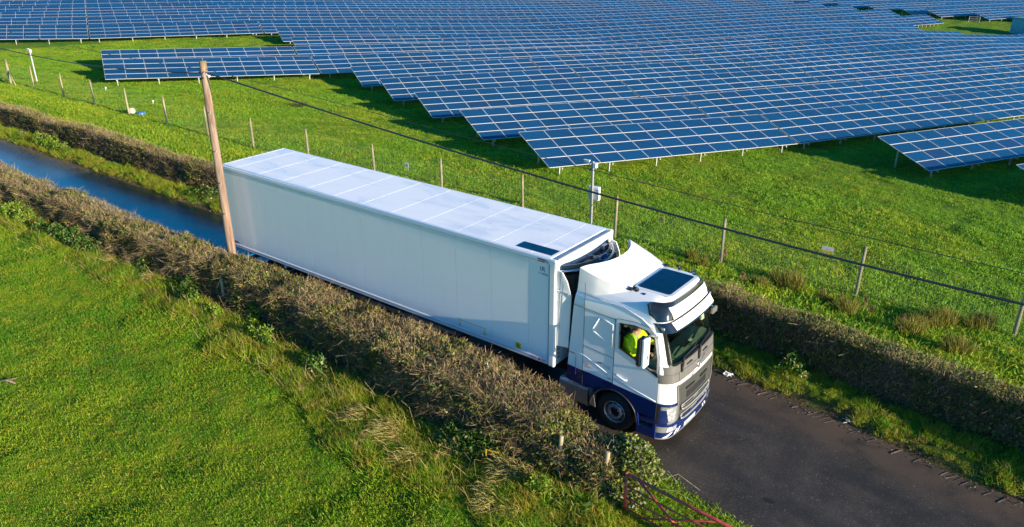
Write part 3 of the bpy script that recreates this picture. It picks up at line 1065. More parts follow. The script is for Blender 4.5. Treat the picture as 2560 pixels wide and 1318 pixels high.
cable([(0.55, 7.18, Y0), (1.41, 7.16, Y0), (5.13, 6.84, Y0), (12.7, 6.22, Y0), (17.72, 5.93, Y0), (22.85, 5.86, Y0), (32, 6.1, Y0)], 0.024, 'thick black cable sagging from the pole top towards the right edge')
cable([(0.40, 7.18, Y0), (-6.05, 6.74, Y0), (-14.41, 6.67, Y0), (-30, 7.25, Y0)], 0.018, 'black cable leading from the pole top out to the left edge')
cable([(0.5, 7.30, Y0), (4.3, 7.16, Y0), (6.87, 7.01, Y0), (14.22, 6.60, Y0), (16.79, 6.50, Y0), (22.73, 6.36, Y0), (32, 6.5, Y0)], 0.007, 'thin wire above the thick cable right of the pole')
cable([(0.4, 7.30, Y0), (-5.97, 7.25, Y0), (-9.92, 7.33, Y0), (-30, 8.0, Y0)], 0.007, 'thin wire above the thick cable left of the pole')
# ------------------------------------------------------------------ the lorry (tractor unit)
YC, HWC = 1.28, 1.25
XFT = ([0.2, 0.75, 1.2, 1.75, 2.2, 2.3, 3.15, 3.3, 3.6, 3.68], [16.72, 16.80, 16.83, 16.81, 16.77, 16.74, 16.54, 16.50, 16.40, 16.28])
HWT = ([0.2, 2.9, 3.2, 3.4, 3.55, 3.64, 3.70], [1.25, 1.25, 1.235, 1.17, 1.06, 0.93, 0.78])
def xfront(y, z, rc=0.34):
    hw = float(np.interp(z, *HWT))
    c = min(abs(y - YC), hw)
    x = float(np.interp(z, *XFT)) - 0.10 * (c / 1.25) ** 2
    if c > hw - rc:
        d = (c - (hw - rc)) / rc
        x -= rc * (1 - math.sqrt(max(0.0, 1 - d * d)))
    return x
def outline(z, xr, off=0.0):
    hw = float(np.interp(z, *HWT)) - off
    pts = [(xr + off, YC - hw), (14.9, YC - hw), (15.6, YC - hw)]
    rc = 0.34
    ys = []
    for k in range(11):
        t = math.pi / 2 * k / 10
        ys.append(hw + off - rc + rc * math.cos(t))
    cs = ys + [(hw + off - rc) * (1 - k / 8) for k in range(1, 9)]
    for c in cs:
        pts.append((xfront(YC - c, z) - off * 1.0, YC - min(c, hw)))
    far = [(x, 2 * YC - y) for x, y in reversed(pts[:-1])]
    return pts + far
def loft(levels, xr, off=0.0, mi=0):
    mb = MB()
    n = None
    for z in levels:
        o = outline(z, xr, off)
        n = len(o)
        mb.v += [(x, y, z - (off if z > 3 else 0)) for x, y in o]
    for i in range(len(levels) - 1):
        for j in range(n):
            mb.f.append((i * n + j, i * n + (j + 1) % n, (i + 1) * n + (j + 1) % n, (i + 1) * n + j))
            mb.mi.append(0)
    mb.f.append(tuple(range(n - 1, -1, -1))); mb.mi.append(0)
    mb.f.append(tuple((len(levels) - 1) * n + j for j in range(n))); mb.mi.append(0)
    return mb
def boolean(me, cutters):
    o = bpy.data.objects.new('tmp', me)
    COL.objects.link(o)
    tmp = [o]
    for c in cutters:
        q = bpy.data.objects.new('tmpc', c)
        COL.objects.link(q)
        tmp.append(q)
        md = o.modifiers.new('b', 'BOOLEAN')
        md.operation = 'DIFFERENCE'
        md.solver = 'EXACT'
        md.object = q
        try: md.material_mode = 'TRANSFER'
        except Exception: pass
    dg = bpy.context.evaluated_depsgraph_get()
    out = bpy.data.meshes.new_from_object(o.evaluated_get(dg))
    for q in tmp: bpy.data.objects.remove(q)
    return out

truck = empty('lorry', (0, 0, 0), 0.0, label='white lorry cab with dark blue lower body coupled to the long white trailer', cat='lorry')
WIN = [(15.37, 2.98), (15.75, 3.035), (16.08, 3.00), (16.27, 2.86), (16.36, 2.40), (16.37, 2.02), (16.14, 2.05), (15.37, 2.33)]
ARCH = (15.30, 0.50, 0.665)
body = loft([0.62, 0.9, 1.2, 1.5, 1.8, 2.1, 2.25, 2.45, 2.7, 2.9, 3.05, 3.18, 3.3, 3.42, 3.52, 3.6, 3.65, 3.69], 14.38).mesh('cab_body')
body.materials.append(M['cab'])
inner = loft([1.42, 1.8, 2.2, 2.6, 3.0, 3.3, 3.5, 3.6], 14.38, 0.055).mesh('c1'); inner.materials.append(M['blind'])
c2 = MB().poly(WIN, lambda a, b, d: (a, -0.3 + d, b), 3.4).mesh('c2'); c2.materials.append(M['dark'])
c3 = MB().box((16.0, 0.165, 2.215), (17.6, 2.395, 3.15)).mesh('c3'); c3.materials.append(M['dark'])
c4 = MB().lathe([(0.0, -0.2), (ARCH[2], -0.2), (ARCH[2], 2.9), (0.0, 2.9)], (ARCH[0], 0, ARCH[1]), 'y', 48).mesh('c4'); c4.materials.append(M['dark'])
c5 = MB().box((14.2, -0.2, 0.3), (14.75, 2.9, 0.95)).mesh('c5'); c5.materials.append(M['dark'])
body2 = boolean(body, [inner, c2, c3, c4, c5])
cab = bpy.data.objects.new('cab_body', body2)
COL.objects.link(cab); cab.parent = truck
body2.polygons.foreach_set('use_smooth', [True] * len(body2.polygons))
body2.set_sharp_from_angle(angle=R(28))

def side(fn_y):
    return lambda a, b, d: (a, fn_y - d, b)
NEAR, FAR = YC - HWC, YC + HWC
def arc(cx, cz, r, a0, a1, n=14):
    return [(cx + r * math.cos(R(a0 + (a1 - a0) * k / n)), cz + r * math.sin(R(a0 + (a1 - a0) * k / n))) for k in range(n + 1)]
DOOR = [(15.26, 1.20)] + [(15.26, 2.96), (15.30, 3.07), (15.75, 3.12), (16.10, 3.09), (16.33, 2.93), (16.42, 2.42), (16.43, 1.2), (16.43, 0.80), (15.93, 0.80)] + arc(ARCH[0], ARCH[1], 0.70, 22, 88, 10)
def inset(poly, k, c):
    return [(c[0] + (x - c[0]) * k, c[1] + (z - c[1]) * k) for x, z in poly]
def closed(mb, pts, y, r, n=6):
    p = [(a, y, b) for a, b in pts]
    mb.tube(p + [p[0]], r, n)
for s in (0, 1):
    y = NEAR if s == 0 else FAR
    sg = 1 if s == 0 else -1
    fn = (lambda a, b, d, y=y, sg=sg: (a, y - sg * d, b))
    dm = MB()
    dm.poly(DOOR, fn, 0.012, [list(reversed(WIN))])
    door = dm.build('door', M['cab'], truck)
    sm = MB()
    closed(sm, DOOR, y - sg * 0.004, 0.0075)
    sm.build('door_seal', M['dark'], door)
    closed2 = MB(); closed(closed2, WIN, y - sg * 0.010, 0.013)
    closed2.build('window_rubber', M['dark'], door)
    hb = MB()
    hb.tube([(15.34, y - sg * 0.012, 1.60), (15.37, y - sg * 0.045, 1.605), (15.60, y - sg * 0.045, 1.555), (15.63, y - sg * 0.012, 1.55)], 0.020, 8)
    hb.build('handle', M['gloss_white'], door, smooth=True)
    g = MB()
    gp = [(15.37, 2.33), (16.14, 2.05), (16.37, 2.02), (16.36, 2.3)] if s == 0 else WIN
    # near window is wound down: only the front quarter light and the lower lip of glass show
    if s == 0:
        g.poly([(16.15, 2.05), (16.37, 2.02), (16.36, 2.40), (16.28, 2.84), (16.15, 2.95)], lambda a, b, d: (a, NEAR + 0.012 + d, b), 0.004)
    else:
        g.poly(WIN, lambda a, b, d: (a, FAR - 0.016 + d, b), 0.004)
    g.build('side_window', M['side_glass'], door)
    # locker lid, panel joints and pressed lines behind the door
    ln = MB()
    for a, b in (((14.395, 3.72), (14.395, 0.98)), ((15.245, 3.05), (15.245, 1.16)), ((14.40, 3.07), (15.245, 3.03)), ((14.40, 2.08), (15.245, 2.00))):
        ln.tube([(a[0], y - sg * 0.001, a[1]), (b[0], y - sg * 0.001, b[1])], 0.006, 5)
    ln.build('panel_joint', M['dark'], truck)
    lk = MB()
    closed(lk, [(14.83, 2.95), (14.62, 2.57), (15.19, 2.30), (15.19, 2.88)], y - sg * 0.002, 0.024, 8)
    lk.build('pressed_side_panel', M['gloss_white'], truck, smooth=True)
    cr = MB()
    cr.tube([(14.05, y - sg * 0.03, 1.86), (14.45, y - sg * 0.002, 1.80), (15.22, y - sg * 0.002, 1.50)], 0.006, 6)
    cr.tube([(15.27, y - sg * 0.013, 1.49), (16.41, y - sg * 0.013, 1.27)], 0.007, 6)
    cr.build('pressed_side_line', M['gloss_white'], truck, smooth=True)
    sh = MB()
    sh.tube([(14.45, y + sg * 0.012, 3.42), (14.9, y + sg * 0.022, 3.40), (15.4, y + sg * 0.05, 3.38), (15.9, y + sg * 0.03, 3.24), (16.15, y + sg * 0.01, 3.12)], 0.016, 6)
    sh.build('roof_shoulder_line', M['gloss_white'], truck, smooth=True)
    # wheel arch lip and steps
    al = MB()
    al.tube([(a, y - sg * 0.018, b) for a, b in arc(ARCH[0], ARCH[1], 0.655, 0, 178, 24)], 0.022, 6)
    al.build('wheel_arch_lip', M['dark'], truck, smooth=True)
    mg = MB()
    a_ = arc(ARCH[0], ARCH[1], 0.62, 5, 175, 18)
    for i in range(len(a_) - 1):
        (x0, z0), (x1, z1) = a_[i], a_[i + 1]
        mg.add([(x0, y + sg * 0.02, z0), (x1, y + sg * 0.02, z1), (x1, y + sg * 0.5, z1), (x0, y + sg * 0.5, z0),
                (x0 * 1.0, y + sg * 0.02, z0 + 0.02), (x1, y + sg * 0.02, z1 + 0.02), (x1, y + sg * 0.5, z1 + 0.02), (x0, y + sg * 0.5, z0 + 0.02)],
               [(0, 1, 2, 3), (4, 5, 6, 7), (0, 1, 5, 4), (3, 2, 6, 7)])
    mg.build('mudguard', M['dark'], truck)
    # rear side fairing behind the cab
    fm = MB()
    zs_ = [0.96, 1.8, 2.6, 2.95, 3.15, 3.3, 3.45]
    fa = [(13.90 + 0.21 * (z - 0.96) / 2.6, z) for z in zs_]; fb = [(14.385, z) for z in zs_]
    n_s = len(zs_)
    hy = lambda a, z, sg=sg: YC - sg * (float(np.interp(z, *HWT)) + 0.004) + sg * 0.10 * (14.385 - a)
    VV = [(a, hy(a, z), z) for a, z in fa] + [(a, hy(a, z), z) for a, z in fb] + [(a, hy(a, z) + sg * 0.03, z) for a, z in fa] + [(a, hy(a, z) + sg * 0.03, z) for a, z in fb]
    fm.add(VV, [(i, i + 1, n_s + i + 1, n_s + i) for i in range(n_s - 1)] + [(2 * n_s + i, 2 * n_s + i + 1, 3 * n_s + i + 1, 3 * n_s + i) for i in range(n_s - 1)] + [(i, i + 1, 2 * n_s + i + 1, 2 * n_s + i) for i in range(n_s - 1)] + [(0, n_s, 3 * n_s, 2 * n_s), (n_s - 1, 2 * n_s - 1, 4 * n_s - 1, 3 * n_s - 1)])
    fm.build('side_fairing', M['cab'], truck)
    fj = MB()
    fj.tube([(14.02, y - sg * 0.0, 3.10), (14.385, y - sg * 0.031, 3.08)], 0.006, 5)
    fj.tube([(13.93, y - sg * 0.0, 1.78), (14.16, y - sg * 0.01, 1.76), (14.20, y - sg * 0.012, 1.70), (14.20, y - sg * 0.012, 1.20)], 0.007, 5)
    fj.build('panel_joint', M['dark'], truck)
    MB().poly([(16.13, 2.035), (16.40, 2.015), (16.425, 1.90)], fn, 0.016).build('mirror_foot', M['dark'], door)
    # mirror: tall housing on two arms
    mr = MB()
    my = y - sg * 0.24
    mr.box((16.02, min(my - sg * 0.13, my + sg * 0.13), 2.24), (16.125, max(my - sg * 0.13, my + sg * 0.13), 2.94))
    mir = mr.build('mirror_housing', M['dark'], truck, bevel=0.035, seg=3)
    mf = MB().box((16.127, min(my - sg * 0.12, my + sg * 0.13), 2.22), (16.23, max(my - sg * 0.12, my + sg * 0.13), 2.96))
    mf.build('mirror_cover', M['gloss_white'], mir, bevel=0.04, seg=3)
    MB().box((16.012, min(my - sg * 0.11, my + sg * 0.11), 2.28), (16.019, max(my - sg * 0.11, my + sg * 0.11), 2.90)).build('mirror_glass', M['gloss_black'], mir)
    MB().box((16.232, min(my - sg * 0.02, my + sg * 0.02), 2.42), (16.238, max(my - sg * 0.02, my + sg * 0.02), 2.52)).build('mirror_mark', M['dark'], mir)
    MB().tube([(16.34, y - sg * 0.01, 2.93), (16.24, y - sg * 0.14, 3.0), (16.12, my, 2.93)], 0.032, 8).build('mirror_arm', M['grey_trim'], truck, smooth=True)
    MB().tube([(16.36, y - sg * 0.01, 2.06), (16.26, y - sg * 0.12, 2.12), (16.12, my, 2.26)], 0.030, 8).build('mirror_arm', M['dark'], truck, smooth=True)

def front_surf(name, yr, z0, z1, off, thick, mat, parent=truck, ny=24, nz=6, off1=None, bevel=0.0):
    """a panel that follows the bowed front: yr(t) gives the y limits, t = 0 bottom .. 1 top"""
    mb = MB()
    V = []
    for side_ in (0, 1):
        for i in range(nz + 1):
            t = i / nz
            z = z0 + (z1 - z0) * t
            a, b = yr(t)
            o = off + ((off1 if off1 is not None else off) - off) * t - (thick if side_ == 0 else 0.0)
            for j in range(ny + 1):
                y = a + (b - a) * j / ny
                V.append((xfront(y, z) + o, y, z))
    n1 = (ny + 1) * (nz + 1)
    F = []
    for s_ in (0, 1):
        for i in range(nz):
            for j in range(ny):
                k = s_ * n1 + i * (ny + 1) + j
                F.append((k, k + 1, k + ny + 2, k + ny + 1))
    rim = [j for j in range(ny + 1)] + [i * (ny + 1) + ny for i in range(1, nz + 1)] + [nz * (ny + 1) + j for j in range(ny - 1, -1, -1)] + [i * (ny + 1) for i in range(nz - 1, 0, -1)]
    for a in range(len(rim)):
        p, q = rim[a], rim[(a + 1) % len(rim)]
        F.append((p, q, q + n1, p + n1))
    mb.add(V, F)
    return mb.build(name, mat, parent, smooth=True, auto=True, bevel=bevel)
rect = lambda a, b: (lambda t: (a, b))
yl, yh = NEAR + 0.005, FAR - 0.005
front_surf('windscreen', rect(0.15, 2.41), 2.20, 3.16, -0.012, 0.006, M['windscreen'])
for nm, a, b, c, d in (('windscreen_surround', 0.150, 2.41, 2.195, 2.24), ('windscreen_surround', 0.150, 2.41, 3.12, 3.20)):
    front_surf(nm, rect(a, b), c, d, 0.006, 0.012, M['gloss_black'])
for a, b in ((0.135, 0.20), (2.36, 2.425)):
    front_surf('windscreen_surround', rect(a, b), 2.24, 3.12, 0.004, 0.010, M['gloss_black'], ny=3)
front_surf('hood_panel', rect(yl, yh), 1.99, 2.19, 0.014, 0.012, M['grey_trim'], ny=40)
front_surf('hood_panel', rect(yl, 0.40), 1.76, 1.985, 0.016, 0.014, M['grey_trim'], ny=20)
front_surf('hood_panel', rect(2.16, yh), 1.76, 1.985, 0.016, 0.014, M['grey_trim'], ny=20)
front_surf('hood_panel', rect(0.405, 2.155), 1.76, 1.985, 0.022, 0.020, M['grey_trim'], ny=30)
front_surf('hood_joint', rect(yl, yh), 1.983, 1.992, 0.017, 0.01, M['navy'], ny=40, nz=1)
front_surf('white_band', rect(0.40, 2.16), 1.665, 1.75, 0.016, 0.012, M['gloss_white'], ny=30)
# grille
gr = NT('grille_mesh')
yz = gr.scaled(gr.obj(), (1, 30, 30), (R(45), 0, 0))
chk = gr.add("ShaderNodeTexChecker")
chk.inputs["Scale"].default_value = 1.0
gr.put(chk.inputs["Vector"], yz)
gr.base(gr.mix(chk.outputs[1], (0.025, 0.026, 0.026), (0.13, 0.135, 0.125)), 0.4, 0.3)
gr.bump(chk.outputs[1], 0.6, 0.01)
front_surf('grille', lambda t: (0.50 - 0.14 * t, 2.06 + 0.14 * t), 0.50, 1.665, 0.006, 0.010, gr.m, ny=30, nz=12)
for a, b, c, d in ((0.48, 0.50, 0.46, 0.505), (0.34, 0.34, 1.64, 1.67)):
    front_surf('grille_frame', rect(a + 0.01, 2.56 - a - 0.01), c, d, 0.022, 0.018, M['grey_trim'], ny=30, nz=1)
front_surf('grille_frame', lambda t: (0.46 - 0.14 * t, 0.525 - 0.14 * t), 0.47, 1.66, 0.024, 0.018, M['grey_trim'], ny=2, nz=12)
front_surf('grille_frame', lambda t: (2.035 + 0.14 * t, 2.10 + 0.14 * t), 0.47, 1.66, 0.024, 0.018, M['grey_trim'], ny=2, nz=12)
def slat(z, hgt, ym, mat):
    mb = MB()
    n = 26
    top, bot = [], []
    y0, y1 = ym, 2.56 - ym
    for j in range(n + 1):
        y = y0 + (y1 - y0) * j / n
        e = 1 - (2 * j / n - 1) ** 6
        top.append((xfront(y, z) + 0.035, y, z + hgt * 0.5))
        bot.append((xfront(y, z) + 0.045, y, z - hgt * (0.15 + 0.35 * e)))
    mb.tube(top, 0.014, 6); mb.tube(bot, 0.024, 6)
    mb.tube([top[0], bot[0]], 0.014, 6); mb.tube([top[-1], bot[-1]], 0.014, 6)
    mb.build('grille_slat', mat, truck, smooth=True)
    front_surf('grille_louvre', rect(y0 + 0.03, y1 - 0.03), z - hgt * 0.38, z + hgt * 0.42, 0.018, 0.01, M['grey_trim'], ny=26, nz=2)
slat(0.98, 0.16, 0.56, M['light_trim'])
slat(0.69, 0.15, 0.60, M['light_trim'])
for z, sp in ((0.985, ((0.75, 1.15), (1.42, 1.85))), (0.695, ((0.72, 1.10), (1.45, 1.80))), (1.44, ((0.72, 1.12), (1.42, 1.82)))):
    for a, b in sp:
        front_surf('air_slot', rect(a, b), z - 0.022, z + 0.022, 0.030 if z > 1.2 else 0.024, 0.01, M['dark'], ny=6, nz=1)
front_surf('mesh_insert', rect(0.78, 1.78), 1.16, 1.34, 0.014, 0.006, M['dark'], ny=12, nz=1)
for yy in (0.47, 2.09):   # maker's badge: ring on a diagonal bar
    pass
mb = MB()
P0, P1 = (0.92, 1.69), (1.62, 1.97)
mb.tube([(xfront(P0[0], P0[1]) + 0.03, P0[0], P0[1]), (xfront(1.28, 1.83) + 0.032, 1.28, 1.83), (xfront(P1[0], P1[1]) + 0.03, P1[0], P1[1])], 0.012, 6)
for k in range(20):
    t0, t1 = 2 * math.pi * k / 20, 2 * math.pi * (k + 1) / 20
    c0, c1 = (1.28 + 0.075 * math.cos(t0), 1.83 + 0.075 * math.sin(t0)), (1.28 + 0.075 * math.cos(t1), 1.83 + 0.075 * math.sin(t1))
    mb.tube([(xfront(c0[0], c0[1]) + 0.036, *c0), (xfront(c1[0], c1[1]) + 0.036, *c1)], 0.012, 5, cap=False)
mb.build('badge', M['steel'], truck, smooth=True)
# wipers and handles
for a in (0.55, 1.35):
    mb = MB()
    mb.tube([(xfront(a, 2.10) + 0.03, a, 2.10), (xfront(a + 0.05, 2.28) + 0.05, a + 0.02, 2.30)], 0.022, 6)
    mb.tube([(xfront(a, 2.30) + 0.05, a, 2.30), (xfront(a + 0.55, 2.34) + 0.03, a + 0.55, 2.34), (xfront(a + 0.72, 2.42) + 0.02, a + 0.72, 2.42)], 0.012, 6)
    mb.tube([(xfront(a + 0.1, 2.27) + 0.012, a + 0.1, 2.27), (xfront(a + 0.78, 2.31) + 0.012, a + 0.78, 2.31)], 0.010, 6)
    mb.build('wiper', M['dark'], truck)
    mb = MB()
    mb.tube([(xfront(a + 0.18, 2.07) + 0.02, a + 0.18, 2.07), (xfront(a + 0.4, 2.07) + 0.035, a + 0.4, 2.09)], 0.018, 6)
    mb.build('grab_recess', M['dark'], truck)
    MB().box((xfront(a - 0.05, 2.08), a - 0.09, 1.98), (xfront(a - 0.05, 2.08) + 0.06, a - 0.03, 2.19)).build('grab_handle', M['dark'], truck, bevel=0.01)
# lamps
for s in (0, 1):
    m = (lambda a, b: rect(a, b)) if s == 0 else (lambda a, b: rect(2 * YC - b, 2 * YC - a))
    mm = (lambda f: f) if s == 0 else (lambda f: (lambda t: (2 * YC - f(t)[1], 2 * YC - f(t)[0])))
    hl = front_surf('headlight', mm(lambda t: (0.19 - 0.07 * t, 0.40 - 0.05 * t)), 0.70, 1.12, 0.020, 0.02, M['lamp'], ny=8, nz=8)
    front_surf('lamp_rim', mm(lambda t: (0.395 - 0.05 * t, 0.425 - 0.05 * t)), 0.68, 1.14, 0.026, 0.02, M['light_trim'], hl, ny=2, nz=6)
    front_surf('lamp_rim', mm(lambda t: (0.11, 0.37)), 1.10, 1.14, 0.026, 0.02, M['light_trim'], hl, ny=8, nz=1)
    front_surf('lamp_rim', mm(lambda t: (0.17, 0.425)), 0.665, 0.70, 0.026, 0.02, M['light_trim'], hl, ny=8, nz=1)
    front_surf('indicator', m(0.06, 0.14), 1.06, 1.15, 0.018, 0.02, M['light_trim'], ny=4, nz=1)
    front_surf('fog_lamp', m(0.16, 0.44), 0.44, 0.58, 0.064, 0.02, M['lamp'], ny=8, nz=2)
    front_surf('fog_lamp_surround', m(0.04, 0.155), 0.44, 0.60, 0.062, 0.02, M['light_trim'], ny=8, nz=2)
    front_surf('lamp_corner_joint', m(0.033, 0.052), 0.62, 1.20, 0.012, 0.01, M['dark'], ny=1, nz=4)
# bumper
bmp = front_surf('bumper', rect(NEAR - 0.0, FAR + 0.0), 0.27, 0.66, 0.050, 0.03, M['blue'], ny=48, nz=5)
for s in (0, 1):
    y = NEAR if s == 0 else FAR
    sg = 1 if s == 0 else -1
    lo_, hi_ = min(y - sg * 0.03, y + sg * 0.03), max(y - sg * 0.03, y + sg * 0.03)
    q = MB()
    q.poly([(15.96, 0.26), (16.46, 0.27), (16.46, 0.66), (16.40, 0.66), (16.36, 0.50), (16.02, 0.50), (15.98, 0.80), (15.93, 0.80)], lambda a, b, d, y=y, sg=sg: (a, y - sg * 0.03 + sg * d, b), 0.05)
    q.build('bumper_side', M['blue'], truck, bevel=0.008)
    st = MB().box((16.0, min(y - sg * 0.015, y + sg * 0.16), 0.47), (16.38, max(y - sg * 0.015, y + sg * 0.16), 0.498))
    for k in range(7):
        st.box((16.03 + k * 0.05, min(y - sg * 0.01, y + sg * 0.14), 0.4985), (16.055 + k * 0.05, max(y - sg * 0.01, y + sg * 0.14), 0.509))
    st.build('step', M['alu'], truck)
    MB().box((15.98, min(y + sg * 0.17, y + sg * 0.19), 0.45), (16.40, max(y + sg * 0.17, y + sg * 0.19), 0.79)).build('step_recess', M['navy'], truck)
front_surf('lower_lip', rect(NEAR + 0.02, FAR - 0.02), 0.238, 0.268, 0.056, 0.03, M['light_trim'], ny=40, nz=1)
for c, w, sh in ((0.24, 0.085, 0.10), (0.50, 0.06, 0.05), (0.63, 0.06, 0.05), (1.93, 0.06, -0.05), (2.06, 0.07, -0.06), (2.36, 0.08, -0.08)):
    front_surf('white_chevron', (lambda t, c=c, w=w, sh=sh: (c - w / 2 + sh * (t - 0.5) * 1.6, c + w / 2 + sh * (t - 0.5) * 1.6)), 0.275, 0.40, 0.053, 0.003, M['decal_white'], bmp, ny=4, nz=4)
plate = front_surf('number_plate', rect(0.86, 1.42), 0.30, 0.42, 0.060, 0.006, M['decal_white'], ny=8, nz=1)
place_text('W17 XCC', 0.105, M['black'], plate, (xfront(1.14, 0.36) + 0.0625, 1.14, 0.362), (R(90), 0, R(90)), 'plate_lettering')
# light board and sun visor above the windscreen
LB = front_surf('roof_light_board', rect(NEAR + 0.07, FAR - 0.07), 3.25, 3.61, 0.035, 0.04, M['gloss_black'], ny=44, nz=6)
front_surf('white_sign_panel', lambda t: (0.42 - 0.04 * t, 2.14 + 0.04 * t), 3.265, 3.53, 0.050, 0.014, M['gloss_white'], LB, ny=24, nz=2)
VS = front_surf('sun_visor', rect(NEAR + 0.03, FAR - 0.03), 3.03, 3.225, 0.15, 0.03, M['gloss_black'], ny=44, nz=4, off1=0.06)
front_surf('visor_stripe', lambda t: (0.33 - 0.03 * t, 2.23 + 0.03 * t), 3.07, 3.228, 0.152, 0.012, M['gloss_white'], VS, ny=24, nz=2, off1=0.073)
for yy in (0.70, 1.28, 1.86):
    MB().box((xfront(yy, 3.21) - 0.02, yy - 0.03, 3.17), (xfront(yy, 3.2) + 0.09, yy + 0.03, 3.225)).build('visor_bracket', M['light_trim'], VS, bevel=0.006)
for yy in (0.09, 2.47):
    MB().tube([(xfront(yy, 3.12) + 0.10, yy, 3.13), (xfront(yy, 3.12) + 0.16, yy, 3.13)], 0.03, 10).build('marker_lamp', M['lamp'], VS)
km = MB().box((16.44, 2.60, 2.50), (16.52, 2.86, 2.66))
km = km.build('kerb_mirror', M['grey_trim'], truck, bevel=0.03, seg=3)
MB().tube([(16.40, 2.50, 2.80), (16.48, 2.62, 2.72), (16.48, 2.70, 2.62)], 0.018, 6).build('mirror_arm', M['dark'], truck)
# roof: tinted hatch, horns, aerials
RZ0 = 3.692
def rr(x0, y0, x1, y1, r, n=5):
    pts = []
    for cx, cy, a in ((x1 - r, y0 + r, -90), (x1 - r, y1 - r, 0), (x0 + r, y1 - r, 90), (x0 + r, y0 + r, 180)):
        pts += arc(cx, cy, r, a, a + 90, n)
    return pts
MB().poly(rr(15.36, 0.55, 16.34, 1.98, 0.10), lambda a, b, d: (a, b, RZ0 - 0.01 + d), 0.03).build('roof_hatch_frame', M['gloss_white'], truck, bevel=0.01)
MB().poly(rr(15.44, 0.63, 16.26, 1.90, 0.07), lambda a, b, d: (a, b, RZ0 + 0.0205 + d), 0.012).build('roof_hatch_glass', M['hatch'], truck, bevel=0.004)
for x, y, k in ((15.52, 0.47, 0), (15.73, 2.18, 1)):
    h = MB()
    h.lathe([(0.0, 0.055), (0.03, 0.05), (0.055, 0.0)], (x, y, RZ0 - 0.02), 'z', 12)
    h.tube([(x, y, RZ0 + 0.02), (x - 0.10, y, RZ0 + 0.05), (x - 0.02, y, RZ0 + 0.0)], [0.05, 0.03, 0.01], 8)
    hh = h.build('aerial_base', M['dark'], truck, smooth=True)
    MB().tube([(x, y, RZ0), (x - 0.14, y + 0.02, RZ0 + 0.26)], 0.006, 5).build('aerial', M['dark'], hh)
for x, y in ((15.72, 0.44), (16.00, 2.16), (16.14, 2.13)):
    MB().lathe([(0.0, 0.02), (0.045, 0.018), (0.055, -0.03)], (x, y, RZ0 - 0.01 - (0.03 if y > 2 else 0.02)), 'z', 16).build('roof_plug', M['dark'], truck, smooth=True)
# wind deflector: saddle shaped panel rising to the rear, its rear edge cut in an arc
def deflector():
    nu, nv = 28, 16
    V = []
    for lay_ in (0, 1):
        for i in range(nv + 1):
            v = i / nv
            for j in range(nu + 1):
                u = -1 + 2 * j / nu
                hw = 0.90 + 0.235 * (1 - (1 - v) ** 2)
                c = u * hw
                xr = 14.62 - 0.46 * abs(u) ** 2.2
                x = 15.34 + (xr - 15.34) * v
                z = 3.695 + 0.375 * (v ** 0.9) - 0.02 * math.sin(math.pi * v)
                z -= 0.055 * max(0, (abs(u) - 0.80) / 0.20) ** 2 * (0.4 + 0.6 * v)
                z -= 0.035 * lay_
                V.append((x, YC + c, z))
    n1 = (nu + 1) * (nv + 1)
    F = []
    for s_ in (0, 1):
        for i in range(nv):
            for j in range(nu):
                k = s_ * n1 + i * (nu + 1) + j
                F.append((k, k + 1, k + nu + 2, k + nu + 1))
    rim = [j for j in range(nu + 1)] + [i * (nu + 1) + nu for i in range(1, nv + 1)] + [nv * (nu + 1) + j for j in range(nu - 1, -1, -1)] + [i * (nu + 1) for i in range(nv - 1, 0, -1)]
    for a in range(len(rim)):
        p, q = rim[a], rim[(a + 1) % len(rim)]
        F.append((p, q, q + n1, p + n1))
    mb = MB(); mb.add(V, F)
    d = mb.build('wind_deflector', M['gloss_white'], truck, smooth=True, auto=True)
    for sg in (-1, 1):
        top, low = [], []
        for i in range(nv + 1):
            v = i / nv
            hw = 0.90 + 0.235 * (1 - (1 - v) ** 2)
            x = 15.34 + (14.16 - 15.34) * v
            z = 3.695 + 0.375 * (v ** 0.9) - 0.02 * math.sin(math.pi * v) - 0.055 * (0.4 + 0.6 * v) - 0.01
            top.append((x, YC + sg * hw, z))
            zl = 3.66 - 0.24 * min(1.0, v * 1.6)
            low.append((x - 0.03 * v, YC + sg * (float(np.interp(zl, *HWT)) + 0.012), zl))
        s2 = MB()
        n = len(top)
        s2.add(top + low + [(a, b - sg * 0.03, c) for a, b, c in top + low],
               [(i, i + 1, n + i + 1, n + i) for i in range(n - 1)] + [(2 * n + i, 2 * n + i + 1, 3 * n + i + 1, 3 * n + i) for i in range(n - 1)] +
               [(n - 1, 2 * n - 1, 4 * n - 1, 3 * n - 1), (0, n, 3 * n, 2 * n)] + [(n + i, n + i + 1, 3 * n + i + 1, 3 * n + i) for i in range(n - 1)])
        s2.build('deflector_skirt', M['gloss_white'], d, smooth=True, auto=True)
deflector()
for yy in (0.42, 2.14):
    MB().box((15.33, yy - 0.06, RZ0 - 0.01), (15.43, yy + 0.06, RZ0 + 0.035)).build('deflector_hinge', M['dark'], truck, bevel=0.01)

